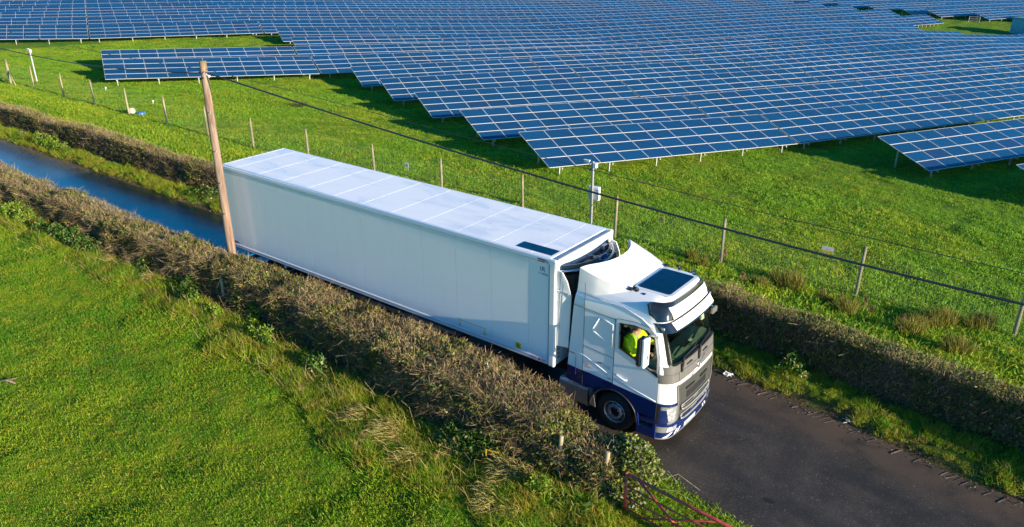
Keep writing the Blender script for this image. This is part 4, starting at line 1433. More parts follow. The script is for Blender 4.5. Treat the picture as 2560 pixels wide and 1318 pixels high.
# wheels
def wheel(parent, x, y, z, s, r=0.505, w=0.30, front=True):
    """s = +1: outer face towards -Y"""
    t = MB()
    pr = [(0.29, 0.02), (0.36, -0.005), (0.44, 0.0), (r - 0.035, 0.02), (r - 0.008, 0.05), (r, 0.075), (r, w - 0.075), (r - 0.01, w - 0.04), (0.40, w), (0.29, w - 0.03)]
    t.lathe([(a, s * b) for a, b in pr], (x, y, z), 'y', 40)
    for k in range(4):
        rr_ = r + 0.002
    tyre = t.build('tyre', M['rubber'], parent, smooth=True, auto=True)
    rm = MB()
    if front:
        pr = [(0.292, 0.02), (0.282, 0.012), (0.270, 0.03), (0.262, 0.07), (0.235, 0.10), (0.200, 0.045), (0.185, 0.015), (0.165, 0.012), (0.135, 0.02), (0.125, 0.06)]
    else:
        pr = [(0.292, 0.02), (0.282, 0.012), (0.270, 0.05), (0.255, 0.16), (0.20, 0.19), (0.15, 0.18), (0.12, 0.10), (0.0, 0.09)]
    rm.lathe([(a, s * b) for a, b in pr], (x, y, z), 'y', 40)
    rim = rm.build('rim', M['alu'], parent, smooth=True, auto=True)
    hb = MB()
    hb.lathe([(a, s * b) for a, b in ([(0.125, 0.06), (0.12, 0.09), (0.0, 0.09)] if front else [(0.11, 0.10), (0.10, 0.05), (0.0, 0.04)])], (x, y, z), 'y', 28)
    hb.build('hub', M['dark'], rim, smooth=True, auto=True)
    nt = MB()
    for k in range(10):
        a = 2 * math.pi * k / 10
        nx, nz_ = x + 0.155 * math.cos(a), z + 0.155 * math.sin(a)
        yo = y + s * (0.012 if front else 0.18)
        nt.tube([(nx, yo, nz_), (nx, yo - s * 0.035, nz_)], 0.016, 6)
    nt.build('wheel_nuts', M['steel'], rim)
    hl = MB()
    for k in range(10):
        a = 2 * math.pi * (k + 0.5) / 10
        nx, nz_ = x + 0.218 * math.cos(a), z + 0.218 * math.sin(a)
        yo = y + s * ((0.074) if front else 0.186)
        hl.lathe([(0.0, -s * 0.02), (0.026, -s * 0.02), (0.026, s * 0.03)], (nx, yo, nz_), 'y', 10)
    hl.build('rim_holes', M['dark'], rim)
for s, y in ((1, NEAR + 0.04), (-1, FAR - 0.04)):
    wheel(truck, 15.30, y, 0.505, s)
    wheel(truck, 11.60, y, 0.505, s, w=0.62, front=False)
MB().box((11.0, 0.85, 0.62), (16.3, 0.95, 0.93)).box((11.0, 1.61, 0.62), (16.3, 1.71, 0.93)).box((11.3, 0.95, 0.7), (11.9, 1.61, 0.8)).box((14.9, 0.3, 0.42), (15.7, 2.25, 0.55)).build('chassis', M['dark'], truck)
MB().box((15.0, 0.7, 0.55), (16.3, 1.86, 1.30)).build('engine', M['dark'], truck, bevel=0.05)
MB().lathe([(0.0, 0.05), (0.55, 0.05), (0.60, 0.0), (0.55, -0.05)], (11.5, 1.3, 1.12), 'z', 24).build('fifth_wheel', M['dark'], truck)
for s, y in ((1, 0.06), (-1, 2.50)):
    tk = MB()
    prof = rr(-0.30, -0.28, 0.30, 0.30, 0.12, 5)
    n = len(prof)
    V = [(13.70, y + s * (0.30 + a), 0.62 + b) for a, b in prof] + [(14.55, y + s * (0.30 + a), 0.62 + b) for a, b in prof]
    tk.add(V, [tuple(range(n)), tuple(range(n, 2 * n))] + [(i, (i + 1) % n, n + (i + 1) % n, n + i) for i in range(n)])
    tank = tk.build('fuel_tank', M['alu'], truck, smooth=True, auto=True)
    sp = MB().box((14.0, min(y - s * 0.03, y + s * 0.25), 0.925), (14.72, max(y - s * 0.03, y + s * 0.25), 0.955))
    for k in range(9):
        for l in range(3):
            sp.lathe([(0.0, 0.008), (0.018, 0.006), (0.022, 0.0)], (14.06 + k * 0.075, y + s * (0.03 + l * 0.08), 0.9555), 'z', 6)
    sp.build('tank_step', M['alu'], truck)
    MB().box((14.60, min(y - s * 0.02, y + s * 0.3), 0.45), (14.78, max(y - s * 0.02, y + s * 0.3), 0.90)).build('battery_cover', M['dark'], truck, bevel=0.02)
    MB().poly([(14.62, 0.50), (14.80, 0.48), (14.72, 0.95), (14.60, 1.0)], lambda a, b, d, y=y, s=s: (a, y - s * 0.04 + s * d, b), 0.03).build('mud_flap', M['grey_trim'], truck)
# lettering and decals on the cab side
place_text('500', 0.115, M['grey_print'], truck, (15.06, NEAR - 0.003, 1.700), (R(90), R(4), 0), 'power_lettering', space=1.15)
MB().box((14.80, NEAR - 0.004, 1.742), (14.93, NEAR + 0.002, 1.762)).build('badge_bar', M['dark'], truck)
place_text('FM21', 0.09, M['sticker_yellow'], truck, (14.53, NEAR - 0.003, 1.60), (R(90), R(2), 0), 'fleet_lettering')
MB().box((14.45, NEAR - 0.003, 1.515), (14.62, NEAR + 0.002, 1.53)).build('red_line_decal', M['red'], truck)
MB().box((15.10, NEAR - 0.003, 1.405), (15.20, NEAR + 0.002, 1.425)).build('red_line_decal', M['red'], truck)
# inside the cab
MB().poly([(14.95, 0), (16.45, 0), (16.45, 0.02), (14.95, 0.02)], lambda a, b, d: (a, 0.12 + d, 1.44 + b), 2.3).build('cab_floor', M['dark'], truck)
ds = MB()
for i in range(20):
    pass
prof = [(16.02, 1.5), (15.96, 1.95), (16.05, 2.14), (16.35, 2.22), (16.62, 2.19), (16.66, 1.6)]
ds.poly(prof, lambda a, b, d: (a - 0.0, 0.16 + d, b), 2.24)
ds.build('dashboard', M['dash'], truck, bevel=0.03)
MB().box((16.30, 1.15, 2.225), (16.50, 1.55, 2.245)).build('dash_tray', M['dark'], truck)
MB().box((16.42, 1.45, 2.25), (16.50, 1.60, 2.26), mat=Matrix.Rotation(0.0, 4, 'X')).build('papers', M['paper'], truck)
for yy in (0.60, 1.94):
    s_ = MB().box((15.15, yy - 0.26, 1.62), (15.70, yy + 0.26, 1.80)).build('seat', M['seat'], truck, bevel=0.05, seg=3)
    MB().box((15.08, yy - 0.25, 1.78), (15.24, yy + 0.25, 2.50)).build('seat_back', M['seat'], s_, bevel=0.05, seg=3)
    MB().box((15.08, yy - 0.14, 2.52), (15.20, yy + 0.14, 2.72)).build('headrest', M['seat'], s_, bevel=0.04, seg=3)
    MB().box((15.2, yy - 0.2, 1.45), (15.6, yy + 0.2, 1.62)).build('seat_base', M['dark'], s_)
MB().box((14.45, 0.15, 1.9), (14.95, 2.40, 2.05)).build('bunk', M['seat'], truck, bevel=0.04)
sw = MB()
cx, cy, cz, rw = 16.02, 0.57, 2.19, 0.215
ring = [(cx + rw * math.cos(t) * 0.62, cy + rw * math.sin(t), cz - rw * math.cos(t) * 0.75 * -1.0) for t in [2 * math.pi * k / 24 for k in range(25)]]
sw.tube(ring, 0.016, 8, cap=False)
sw.tube([(cx, cy, cz), (cx + 0.14, cy, cz - 0.16)], 0.035, 8)
sw.tube([ring[6], (cx, cy, cz), ring[18]], 0.014, 6)
sw.build('steering_wheel', M['dark'], truck, smooth=True)
MB().box((16.18, YC - 0.9, 2.98), (16.42, YC + 0.9, 3.10)).build('header_shelf', M['blind'], truck, bevel=0.02)

# ------------------------------------------------------------------ driver
def skin_mesh(name, nodes, edges, mat, parent, sub=2, root=0):
    me = bpy.data.meshes.new(name)
    me.from_pydata([n[0] for n in nodes], edges, [])
    bm = bmesh.new(); bm.from_mesh(me)
    lay_ = bm.verts.layers.skin.verify()
    bm.verts.ensure_lookup_table()
    for i, n in enumerate(nodes):
        bm.verts[i][lay_].radius = (n[1], n[1])
        bm.verts[i][lay_].use_root = (i == root)
    bm.to_mesh(me); bm.free()
    o = bpy.data.objects.new('tmp', me)
    COL.objects.link(o)
    o.modifiers.new('s', 'SKIN')
    sb = o.modifiers.new('d', 'SUBSURF'); sb.levels = sub; sb.render_levels = sub
    dg = bpy.context.evaluated_depsgraph_get()
    out = bpy.data.meshes.new_from_object(o.evaluated_get(dg))
    bpy.data.objects.remove(o)
    out.name = name
    return link(name, out, mat, parent, smooth=True)
person = empty('person', (15.47, 0.53, 1.83), label='driver in a bright yellow high-visibility jacket at the cab wheel', cat='person')
person.scale = (1.08, 1.08, 1.05)
def P(x, y, z): return (x - 15.42, y - 0.60, z - 1.80)
Y = 0.52
nodes = [(P(15.36, Y, 1.90), 0.15), (P(15.40, Y, 2.12), 0.145), (P(15.46, Y, 2.38), 0.165), (P(15.50, Y, 2.54), 0.12), (P(15.54, Y, 2.62), 0.055), (P(15.58, Y, 2.71), 0.062), (P(15.61, Y, 2.80), 0.095), (P(15.61, Y, 2.89), 0.085),
         (P(15.48, Y - 0.20, 2.50), 0.07), (P(15.60, Y - 0.27, 2.27), 0.052), (P(15.82, Y - 0.20, 2.24), 0.038), (P(15.90, Y - 0.15, 2.24), 0.030),
         (P(15.48, Y + 0.20, 2.50), 0.07), (P(15.66, Y + 0.25, 2.30), 0.052), (P(15.86, Y + 0.20, 2.32), 0.038), (P(15.93, Y + 0.16, 2.33), 0.030),
         (P(15.42, Y - 0.11, 1.88), 0.10), (P(15.82, Y - 0.15, 1.93), 0.075), (P(15.92, Y - 0.14, 1.58), 0.05), (P(15.99, Y - 0.14, 1.49), 0.04),
         (P(15.42, Y + 0.11, 1.88), 0.10), (P(15.82, Y + 0.15, 1.93), 0.075), (P(15.92, Y + 0.14, 1.58), 0.05), (P(15.99, Y + 0.14, 1.49), 0.04)]
edges = [(0, 1), (1, 2), (2, 3), (3, 4), (4, 5), (5, 6), (6, 7), (3, 8), (8, 9), (9, 10), (10, 11), (3, 12), (12, 13), (13, 14), (14, 15), (0, 16), (16, 17), (17, 18), (18, 19), (0, 20), (20, 21), (21, 22), (22, 23)]
bodyp = skin_mesh('body', nodes, edges, M['skin'], person)
jn = [(P(15.36, Y, 1.88), 0.20), (P(15.41, Y, 2.12), 0.215), (P(15.48, Y, 2.36), 0.235), (P(15.52, Y, 2.54), 0.165), (P(15.53, Y, 2.57), 0.070),
      (P(15.47, Y - 0.22, 2.49), 0.10), (P(15.59, Y - 0.29, 2.26), 0.082), (P(15.80, Y - 0.21, 2.24), 0.058),
      (P(15.47, Y + 0.22, 2.49), 0.10), (P(15.66, Y + 0.26, 2.30), 0.082), (P(15.85, Y + 0.20, 2.32), 0.058)]
skin_mesh('jacket', jn, [(0, 1), (1, 2), (2, 3), (3, 4), (3, 5), (5, 6), (6, 7), (3, 8), (8, 9), (9, 10)], M['hivis'], person)
tn = [(P(15.34, Y, 1.88), 0.16), (P(15.42, Y - 0.11, 1.88), 0.115), (P(15.82, Y - 0.15, 1.93), 0.088), (P(15.92, Y - 0.14, 1.58), 0.062),
      (P(15.42, Y + 0.11, 1.88), 0.115), (P(15.82, Y + 0.15, 1.93), 0.088), (P(15.92, Y + 0.14, 1.58), 0.062)]
skin_mesh('trousers', tn, [(0, 1), (1, 2), (2, 3), (0, 4), (4, 5), (5, 6)], M['trousers'], person)
hr = MB()
hx, hy, hz_ = P(15.595, Y, 2.86)
hr.lathe([(0.0, 0.10), (0.06, 0.09), (0.095, 0.04), (0.10, -0.02)], (hx, hy, hz_), 'z', 16)
hr.build('hair', M['hair'], person, smooth=True)
fc = MB()
fx, fy, fz = P(15.70, Y, 2.83)
fc.tube([(fx - 0.01, fy, fz + 0.02), (fx + 0.02, fy, fz - 0.01), (fx - 0.01, fy, fz - 0.02)], [0.01, 0.014, 0.008], 6)
for e in (-0.03, 0.03): fc.lathe([(0.0, 0.01), (0.008, 0.0)], (fx - 0.012, fy + e, fz + 0.025), 'z', 6)
for e in (-0.095, 0.095): fc.tube([(fx - 0.10, fy + e, fz + 0.02), (fx - 0.10, fy + e, fz - 0.02)], 0.014, 6)
fc.tube([(fx - 0.012, fy - 0.025, fz - 0.05), (fx - 0.004, fy, fz - 0.052), (fx - 0.012, fy + 0.025, fz - 0.05)], 0.006, 5)
fc.build('face', M['skin'], person, smooth=True)
for sy, zz in ((-1, 2.24), (1, 2.33)):
    hd = MB()
    bx, by, bz = P(15.90 if sy < 0 else 15.93, Y + sy * 0.15, zz)
    hd.tube([(bx - 0.03, by, bz), (bx + 0.03, by, bz + 0.005), (bx + 0.075, by, bz + 0.0)], [0.028, 0.036, 0.030], 8)
    for k in range(4):
        oy = (k - 1.5) * 0.020
        ln_ = 0.055 + (0.012 if k in (1, 2) else 0)
        hd.tube([(bx + 0.06, by + oy, bz + 0.01), (bx + 0.06 + ln_ * 0.7, by + oy, bz + 0.012), (bx + 0.06 + ln_, by + oy, bz - 0.02), (bx + 0.05 + ln_, by + oy, bz - 0.045)], 0.0095, 6)
    hd.tube([(bx + 0.0, by - sy * 0.03, bz), (bx + 0.04, by - sy * 0.05, bz - 0.012), (bx + 0.07, by - sy * 0.04, bz - 0.03)], 0.011, 6)
    hd.build('hand', M['skin'], person, smooth=True)
def ribbon(parent, name, pts, w, mat, t=0.004):
    mb = MB()
    pts = [Vector(p) for p in pts]
    for i in range(len(pts) - 1):
        a, b = pts[i], pts[i + 1]
        d = (b - a).normalized()
        s = d.cross(Vector((0.6, -1, 0.3))).normalized() * w
        n = d.cross(s).normalized() * t
        mb.add([a - s, a + s, b + s, b - s, a - s + n, a + s + n, b + s + n, b - s + n], [(0, 1, 2, 3), (4, 5, 6, 7), (0, 1, 5, 4), (3, 2, 6, 7), (1, 2, 6, 5), (0, 3, 7, 4)])
    return mb.build(name, mat, parent)
ribbon(truck, 'seat_belt', [(15.28, 0.34, 2.62), (15.45, 0.325, 2.50), (15.60, 0.36, 2.38), (15.68, 0.46, 2.18), (15.62, 0.70, 1.98)], 0.024, M['dark'])
ribbon(person, 'reflective_band', [P(15.50, 0.38, 2.59), P(15.62, 0.40, 2.50), P(15.68, 0.46, 2.34)], 0.026, M['reflective'])

# ------------------------------------------------------------------ the semi-trailer
TL, TW, ZB, ZT = 13.55, 2.60, 1.20, 4.08
tr = empty('trailer', (0, 0, 0), 0.0, label='long white refrigerated box trailer with IR 11-2026 marking filling the lane', cat='trailer')
MB().box((0.03, 0.012, ZB + 0.02), (TL - 0.02, TW - 0.012, ZT - 0.022)).build('box_body', M['decal_white'], tr)
seams = [0.10, 0.72, 1.92, 3.14, 4.36, 5.56, 6.76, 7.97, 9.17, 10.38, 11.58, 12.78, 13.38]
for i in range(len(seams) - 1):
    a, b = seams[i] + 0.006, seams[i + 1] - 0.006
    MB().box((a, 0.0, ZB + 0.13), (b, 0.0115, ZT - 0.14)).build('side_panel', M['box_side'], tr)
    MB().box((a, TW - 0.0115, ZB + 0.13), (b, TW, ZT - 0.14)).build('side_panel', M['box_side'], tr)
    MB().box((a - 0.004, 0.05, ZT - 0.0215), (b + 0.004, TW - 0.05, ZT - 0.006)).build('roof_panel', M['roof'], tr)
    if i:
        MB().box((seams[i] - 0.0015, 0.06, ZT - 0.0058), (seams[i] + 0.0015, TW - 0.06, ZT - 0.0035)).build('roof_joint_strip', M['roof'], tr)
for y0, y1, s in ((-0.018, 0.05, -1), (TW - 0.05, TW + 0.018, 1)):
    MB().box((0.0, y0, ZT - 0.135), (TL, y1, ZT - 0.004)).build('top_rail', M['box_side'], tr, bevel=0.012)
    MB().box((0.0, y0, ZB), (TL, y1, ZB + 0.125)).build('bottom_rail', M['light_trim'] if False else M['box_side'], tr, bevel=0.01)
    mb = MB()
    yy = y0 - 0.002 if s < 0 else y1 + 0.002
    mb.tube([(0.02, yy, ZT - 0.10), (TL - 0.16, yy, ZT - 0.10)], 0.005, 5)
    mb.tube([(0.02, yy, ZB + 0.085), (TL - 0.16, yy, ZB + 0.085)], 0.005, 5)
    mb.build('rail_bead', M['grey_print'], tr)
    MB().box((TL - 0.155, y0 - 0.012 if s < 0 else y1 - 0.10, ZB - 0.03), (TL + 0.03, y0 + 0.10 if s < 0 else y1 + 0.012, ZT - 0.002)).build('corner_post', M['gloss_white'], tr, bevel=0.035, seg=3)
    MB().box((TL - 0.164, y0 - 0.003 if s < 0 else y1 - 0.01, ZB), (TL - 0.1555, y0 + 0.02 if s < 0 else y1 + 0.003, ZT - 0.14)).build('post_joint', M['grey_print'], tr)
MB().box((TL - 0.018, 0.09, ZB), (TL + 0.012, TW - 0.09, ZT - 0.03)).build('front_bulkhead', M['gloss_white'], tr)
MB().box((TL - 0.06, 0.10, ZT - 0.030), (TL + 0.025, TW - 0.10, ZT + 0.004)).build('front_roof_edge', M['grey_print'], tr, bevel=0.006)
MB().box((-0.025, 0.02, ZT - 0.10), (0.035, TW - 0.02, ZT + 0.006)).build('rear_roof_edge', M['galv'], tr, bevel=0.01)
for y0 in (0.03, TW / 2 + 0.005):
    dd = MB().box((-0.045, y0, ZB + 0.05), (-0.003, y0 + TW / 2 - 0.035, ZT - 0.11)).build('rear_door', M['gloss_white'], tr, bevel=0.01)
    for k in (0.3, 0.9):
        MB().tube([(-0.07, y0 + k, ZB + 0.1), (-0.07, y0 + k, ZT - 0.15)], 0.014, 8).build('locking_bar', M['steel'], dd, smooth=True)
# roof solar sheet
MB().box((12.24, 0.20, ZT - 0.0056), (13.30, 0.56, ZT + 0.004)).build('roof_solar_sheet', M['hatch'], tr)
# writing and stickers
def sm(x0, x1, z0, z1, mat, name, y=-0.0022):
    return MB().box((x0, y, z0), (x1, y + 0.0018, z1)).build(name, mat, tr)
place_text('IR', 0.18, M['navy'], tr, (13.19, -0.003, 3.765), (R(90), 0, 0), 'lettering', space=1.1)
place_text('11-2026', 0.085, M['navy'], tr, (13.20, -0.003, 3.645), (R(90), 0, 0), 'lettering')
place_text('FERR   PLAST', 0.085, M['red'], tr, (13.10, -0.0215, 1.268), (R(90), 0, 0), 'lettering', space=0.95)
mb = MB(); mb.lathe([(0.0, -0.002), (0.032, -0.002), (0.032, 0.002)], (13.12, -0.020, 1.268), 'y', 16); mb.build('round_logo', M['navy'], tr)
def elephant(x, z, s, y):
    sm(x, x + 0.26 * s, z + 0.035 * s, z + 0.075 * s, M['navy'], 'logo_bar', y)
    sm(x + 0.01, x + 0.25 * s, z - 0.02 * s, z + 0.02 * s, M['red'], 'logo_bar', y)
    MB().poly([(x + 0.27 * s, z + 0.075 * s), (x + 0.32 * s, z + 0.06 * s), (x + 0.36 * s, z - 0.03 * s), (x + 0.31 * s, z + 0.01 * s)], lambda a, b, d: (a, y + d, b), 0.0015).build('logo_figure', M['navy'], tr)
elephant(0.12, 1.345, 1.0, -0.0025)
elephant(13.06, 3.975, 0.85, -0.0215)
sy = sm(12.36, 12.53, 1.345, 1.505, M['sticker_yellow'], 'yellow_sticker')
MB().box((12.42, -0.0045, 1.37), (12.44, -0.0025, 1.48)).box((12.44, -0.0045, 1.37), (12.50, -0.0025, 1.385)).box((12.46, -0.0045, 1.39), (12.475, -0.0025, 1.46)).build('sticker_symbol', M['black'], sy)
mb = MB()
mb.box((10.40, -0.0025, 1.545), (11.38, -0.0007, 1.562))
for cx in (10.46, 11.33):
    o_ = [(cx - 0.055, 1.37), (cx + 0.055, 1.37), (cx, 1.50)]
    i_ = [(cx - 0.03, 1.385), (cx + 0.03, 1.385), (cx, 1.46)]
    mb.poly(o_, lambda a, b, d: (a, -0.0025 + d, b), 0.0018, [i_])
    mb.box((cx - 0.004, -0.0025, 1.50), (cx + 0.004, -0.0007, 1.545))
mb.build('lifting_point_mark', M['orange'], tr)
fb = TL + 0.0125
MB().box((TL + 0.0125, 0.14, 1.78), (TL + 0.014, 0.24, 1.90)).build('yellow_sticker', M['sticker_yellow'], tr)
mb = MB()
for k in range(4): mb.box((TL + 0.0125, 0.14, 1.68 - k * 0.11), (TL + 0.014, 0.25, 1.76 - k * 0.11))
mb.build('data_labels', M['grey_print'], tr)
# refrigeration unit
fr = MB()
fr.box((TL + 0.014, 0.30, 1.85), (TL + 0.34, 2.30, 3.62))
fr.build('refrigeration_unit', M['dark'], tr, bevel=0.03)
def arcxy(d, y0, y1, n=24, x0=TL + 0.02):
    out = []
    for k in range(n + 1):
        t = -1 + 2 * k / n
        out.append((x0 + d * (1 - abs(t) ** 2.4), y0 + (y1 - y0) * k / n))
    return out
A = arcxy(0.44, 0.24, 2.38)
hb = MB()
n = len(A)
V = [(x, y, 3.74) for x, y in A] + [(x, y, 3.87) for x, y in A] + [(x - 0.03, y, 3.87) for x, y in A] + [(x - 0.03, y, 3.74) for x, y in A]
hb.add(V, [(i + a * n, i + 1 + a * n, i + 1 + ((a + 1) % 4) * n, i + ((a + 1) % 4) * n) for a in range(4) for i in range(n - 1)])
unit = hb.build('unit_cowl', M['grey_trim'], tr, smooth=True, auto=True)
A2 = [(x - 0.032, y) for x, y in A]
ft = MB(); ft.add([(x, y, 3.70) for x, y in A2] + [(TL + 0.015, 0.24, 3.70), (TL + 0.015, 2.38, 3.70)], [tuple(list(range(n)) + [n + 1, n])])
ft.build('unit_tray', M['dark'], tr)
fl = MB()
A3 = [(x - 0.05, y) for x, y in A]
fl.add([(x, y, 2.6) for x, y in A3] + [(x, y, 3.74) for x, y in A3], [(i, i + 1, n + i + 1, n + i) for i in range(n - 1)])
fl.build('unit_front', M['gloss_black'], tr, smooth=True)
for y in (1.55, 2.0):
    q = MB()
    q.lathe([(0.0, 0.02), (0.05, 0.03), (0.13, 0.015), (0.15, 0.03), (0.15, 0.0)], (TL + 0.20, y, 3.705), 'z', 20)
    q.build('fan', M['hatch'], unit)
q = MB()
for k in range(16):
    q.box((TL + 0.08, 0.55 + k * 0.05, 3.72), (TL + 0.30, 0.565 + k * 0.05, 3.745))
q.build('condenser_fins', M['hatch'], unit)
q = MB()
q.tube([(TL + 0.06, 0.35, 3.80), (TL + 0.06, 2.3, 3.80)], 0.012, 6)
q.tube([(TL + 0.1, 1.35, 3.72), (TL + 0.12, 1.35, 3.79), (TL + 0.2, 1.42, 3.79)], 0.018, 8)
q.box((TL + 0.05, 2.0, 3.72), (TL + 0.15, 2.2, 3.84))
q.build('pipework', M['grey_print'], unit)
B_ = arcxy(0.54, 0.12, 2.50)
tb = MB()
tb.tube([(x, y, 3.76) for x, y in B_], 0.030, 10)
for i in (5, 12, 19):
    x, y = B_[i]
    tb.tube([(x - 0.02, y, 3.76), (x - 0.08, y, 3.45), (TL + 0.36, y, 3.1)], 0.018, 6)
tb.build('tubular_guard', M['steel'], tr, smooth=True)
x, y = B_[12]
lg = MB()
def oval(k, dx, mat_i):
    c = [(k * 0.19 * math.cos(2 * math.pi * j / 28), k * 0.075 * math.sin(2 * math.pi * j / 28)) for j in range(28)]
    lg.poly(c, lambda a, b, d: (TL + 0.435 + dx + d, 1.42 + a, 3.83 + b), 0.012, mi=mat_i)
oval(1.0, 0.03, 0); oval(0.8, 0.0425, 1)
lg.build('oval_badge', [M['decal_white'], M['navy']], unit)
for s, y in ((1, 0.05), (-1, TW - 0.05)):
    q = MB()
    q.poly([(TL + 0.03, 1.78), (TL + 0.36, 1.80), (TL + 0.40, 3.20), (TL + 0.30, 3.58), (TL + 0.18, 3.80), (TL + 0.03, 3.84)],
           lambda a, b, d, y=y, s=s: (a, y + s * d + s * 0.5 * max(0, a - TL - 0.18) ** 1.3, b), 0.03)
    f = q.build('unit_side_fairing', M['gloss_white'], tr, bevel=0.008)
    MB().box((TL + 0.125, min(y - s * 0.004, y), 1.8), (TL + 0.131, max(y - s * 0.004, y), 3.8)).build('fairing_joint', M['grey_print'], f)
    q = MB(); q.tube([(TL + 0.02, y - s * 0.01, 3.32), (TL + 0.2, y - s * 0.01, 3.29), (TL + 0.39, y + s * 0.05, 3.26)], 0.016, 6)
    q.build('strap', M['steel'], f, smooth=True)
# running gear
MB().box((0.2, 0.75, 0.95), (12.9, 0.88, ZB - 0.002)).box((0.2, 1.72, 0.95), (12.9, 1.85, ZB - 0.002)).box((0.05, 0.1, 1.10), (13.4, 2.5, ZB - 0.003)).build('chassis', M['dark'], tr)
for x in (1.9, 3.2, 4.5):
    for s, y in ((1, 0.06), (-1, TW - 0.06)):
        wheel(tr, x, y, 0.505, s, w=0.36, front=True)
    MB().tube([(x, 0.3, 0.505), (x, 2.3, 0.505)], 0.07, 10).build('axle', M['dark'], tr)
for s, y in ((1, 0.05), (-1, TW - 0.09)):
    for zz in (0.55, 0.95):
        MB().box((5.3, y, zz), (10.2, y + 0.04, zz + 0.11)).build('side_guard', M['alu'], tr)
for y in (0.7, 1.85):
    MB().box((9.9, y, 0.45), (10.05, y + 0.12, 1.1)).build('landing_leg', M['dark'], tr)
MB().box((5.9, 0.12, 0.5), (7.6, 0.70, 1.08)).build('pallet_box', M['dark'], tr, bevel=0.02)
MB().box((0.05, 0.1, 0.5), (0.17, 2.5, 0.65)).build('rear_bumper', M['steel'], tr)
# ------------------------------------------------------------------ hedges
def hedge(label, x0, x1, yfront, ytopf, ytopb, yback, h, dens, name='hedge', face=-1, green=0.5, seed=1, lenk=1.0, rag=1.0):
    """face = -1: the visible flank looks towards -Y.  Profile: flank, clipped top, rear flank"""
    root = empty(name, (0, 0, 0), 0, label=label, cat='hedge')
    g = np.random.default_rng(seed)
    # inner mass of old stems
    xs = np.arange(x0, x1 + 0.01, 0.30)
    V, F = [], []
    prof = 11
    for i, x in enumerate(xs):
        a, b, c, d, hh = yfront(x), ytopf(x), ytopb(x), yback(x), h(x)
        end = min(1.0, max(0.15, min(x - x0, x1 - x) / 0.5 + 0.15))
        ring = [(a, 0.0), (a * 0.7 + b * 0.3, hh * 0.3), (a * 0.3 + b * 0.7, hh * 0.62), (b, hh * 0.86), (b * 0.75 + c * 0.25, hh * 0.93), (b * 0.5 + c * 0.5, hh * 0.94),
                (b * 0.25 + c * 0.75, hh * 0.93), (c, hh * 0.86), (c * 0.7 + d * 0.3, hh * 0.62), (c * 0.3 + d * 0.7, hh * 0.3), (d, 0.0)]
        m = (a + d) / 2
        base = gz(x, m)
        for k, (yy, zz) in enumerate(ring):
            n1 = float(vnoise(x, k * 1.3, 1.9, seed + 3)) - 0.5
            n2 = float(vnoise(x, k * 1.3, 5.0, seed + 5)) - 0.5
            yy = m + (yy - m) * (0.80 + 0.16 * n1) * end
            V.append((x, yy, base - 0.05 + zz * (0.93 + 0.10 * n2)))
    n = len(xs)
    for i in range(n - 1):
        for k in range(prof - 1):
            F.append((i * prof + k, i * prof + k + 1, (i + 1) * prof + k + 1, (i + 1) * prof + k))
    F += [tuple(range(prof)), tuple((n - 1) * prof + k for k in range(prof - 1, -1, -1))]
    mb = MB(); mb.add(V, F)
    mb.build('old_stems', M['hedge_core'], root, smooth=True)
    # twigs and leaves
    def sample(count, wflank, wtop, wback, inset=0.22):
        x = x0 + (x1 - x0) * g.random(count)
        near = np.clip(1.3 - np.hypot(x - 23.4, 14.3) / 70, 0.35, 1.0)
        keep = g.random(count) < near
        x = x[keep]
        m_ = len(x)
        a, b, c, d, hh = yfront(x), ytopf(x), ytopb(x), yback(x), h(x)
        r = g.random(m_) * (wflank + wtop + wback)
        t = g.random(m_)
        fl, tp = r < wflank, (r >= wflank) & (r < wflank + wtop)
        y = np.where(fl, a + (b - a) * t ** 0.8, np.where(tp, b + (c - b) * t, d + (c - d) * t))
        z = np.where(fl, hh * t * 0.97, np.where(tp, hh * (1 - 0.06 * (2 * t - 1) ** 2), hh * t * 0.97))
        bulge = rag * (vnoise(x, z * 2 + y, 1.1, seed + 20) - 0.5) * 0.26 + rag * (vnoise(x, z * 3 + y * 2, 3.1, seed + 21) - 0.5) * 0.24 + rag * (vnoise(x, z * 7 + y * 7, 7.0, seed + 22) - 0.5) * 0.14
        nx = np.zeros(m_)
        ny = np.where(fl, face, np.where(tp, 0.0, -face))
        nz = np.where(fl, 0.25, np.where(tp, 1.0, 0.25))
        dep = g.random(m_) ** 1.6 * inset
        e = np.clip(np.minimum(x - x0, x1 - x) / 0.5, 0, 1)
        m2 = (a + d) / 2
        y = m2 + (y - m2) * (0.35 + 0.65 * e)
        z = z * (0.75 + 0.25 * e)
        P_ = np.stack([x, y + ny * (bulge - dep), ground_z(x, (a + d) / 2) + z + nz * (bulge * 0.6 - dep) ], -1)
        P_[:, 2] = np.maximum(P_[:, 2], ground_z(x, P_[:, 1]) + 0.01)
        return P_, np.stack([nx, ny, nz], -1), fl, tp, t, dep
    L = x1 - x0
    P_, N_, fl, tp, t, dep = sample(int(L * dens * 2.6), 1.3, 1.1, 0.25)
    n = len(P_)
    D = N_ * 0.7 + g.normal(0, 1, (n, 3)) * np.where(tp, 0.75, 0.95)[:, None] + np.array([0, 0, 0.35])
    if rag < 0.6:
        D = np.where(tp[:, None], D, N_ * 0.35 + g.normal(0, 1, (n, 3)) * 0.55 + np.array([0, 0, 1.1]))
    D[:, 0] += (vnoise(P_[:, 0], P_[:, 2], 0.8, seed + 9) - 0.5) * 1.6
    ln = (0.06 + 0.15 * g.random(n) ** 1.7) * lenk * np.where(tp, 0.85, 1.15)
    wd = 0.004 + 0.0065 * g.random(n)
    pal = np.array([(0.34, 0.25, 0.125), (0.20, 0.135, 0.065), (0.46, 0.36, 0.20), (0.12, 0.080, 0.042), (0.27, 0.21, 0.12), (0.26, 0.145, 0.080)])
    patch = vnoise(P_[:, 0], P_[:, 1] + P_[:, 2], 0.7, seed + 30)
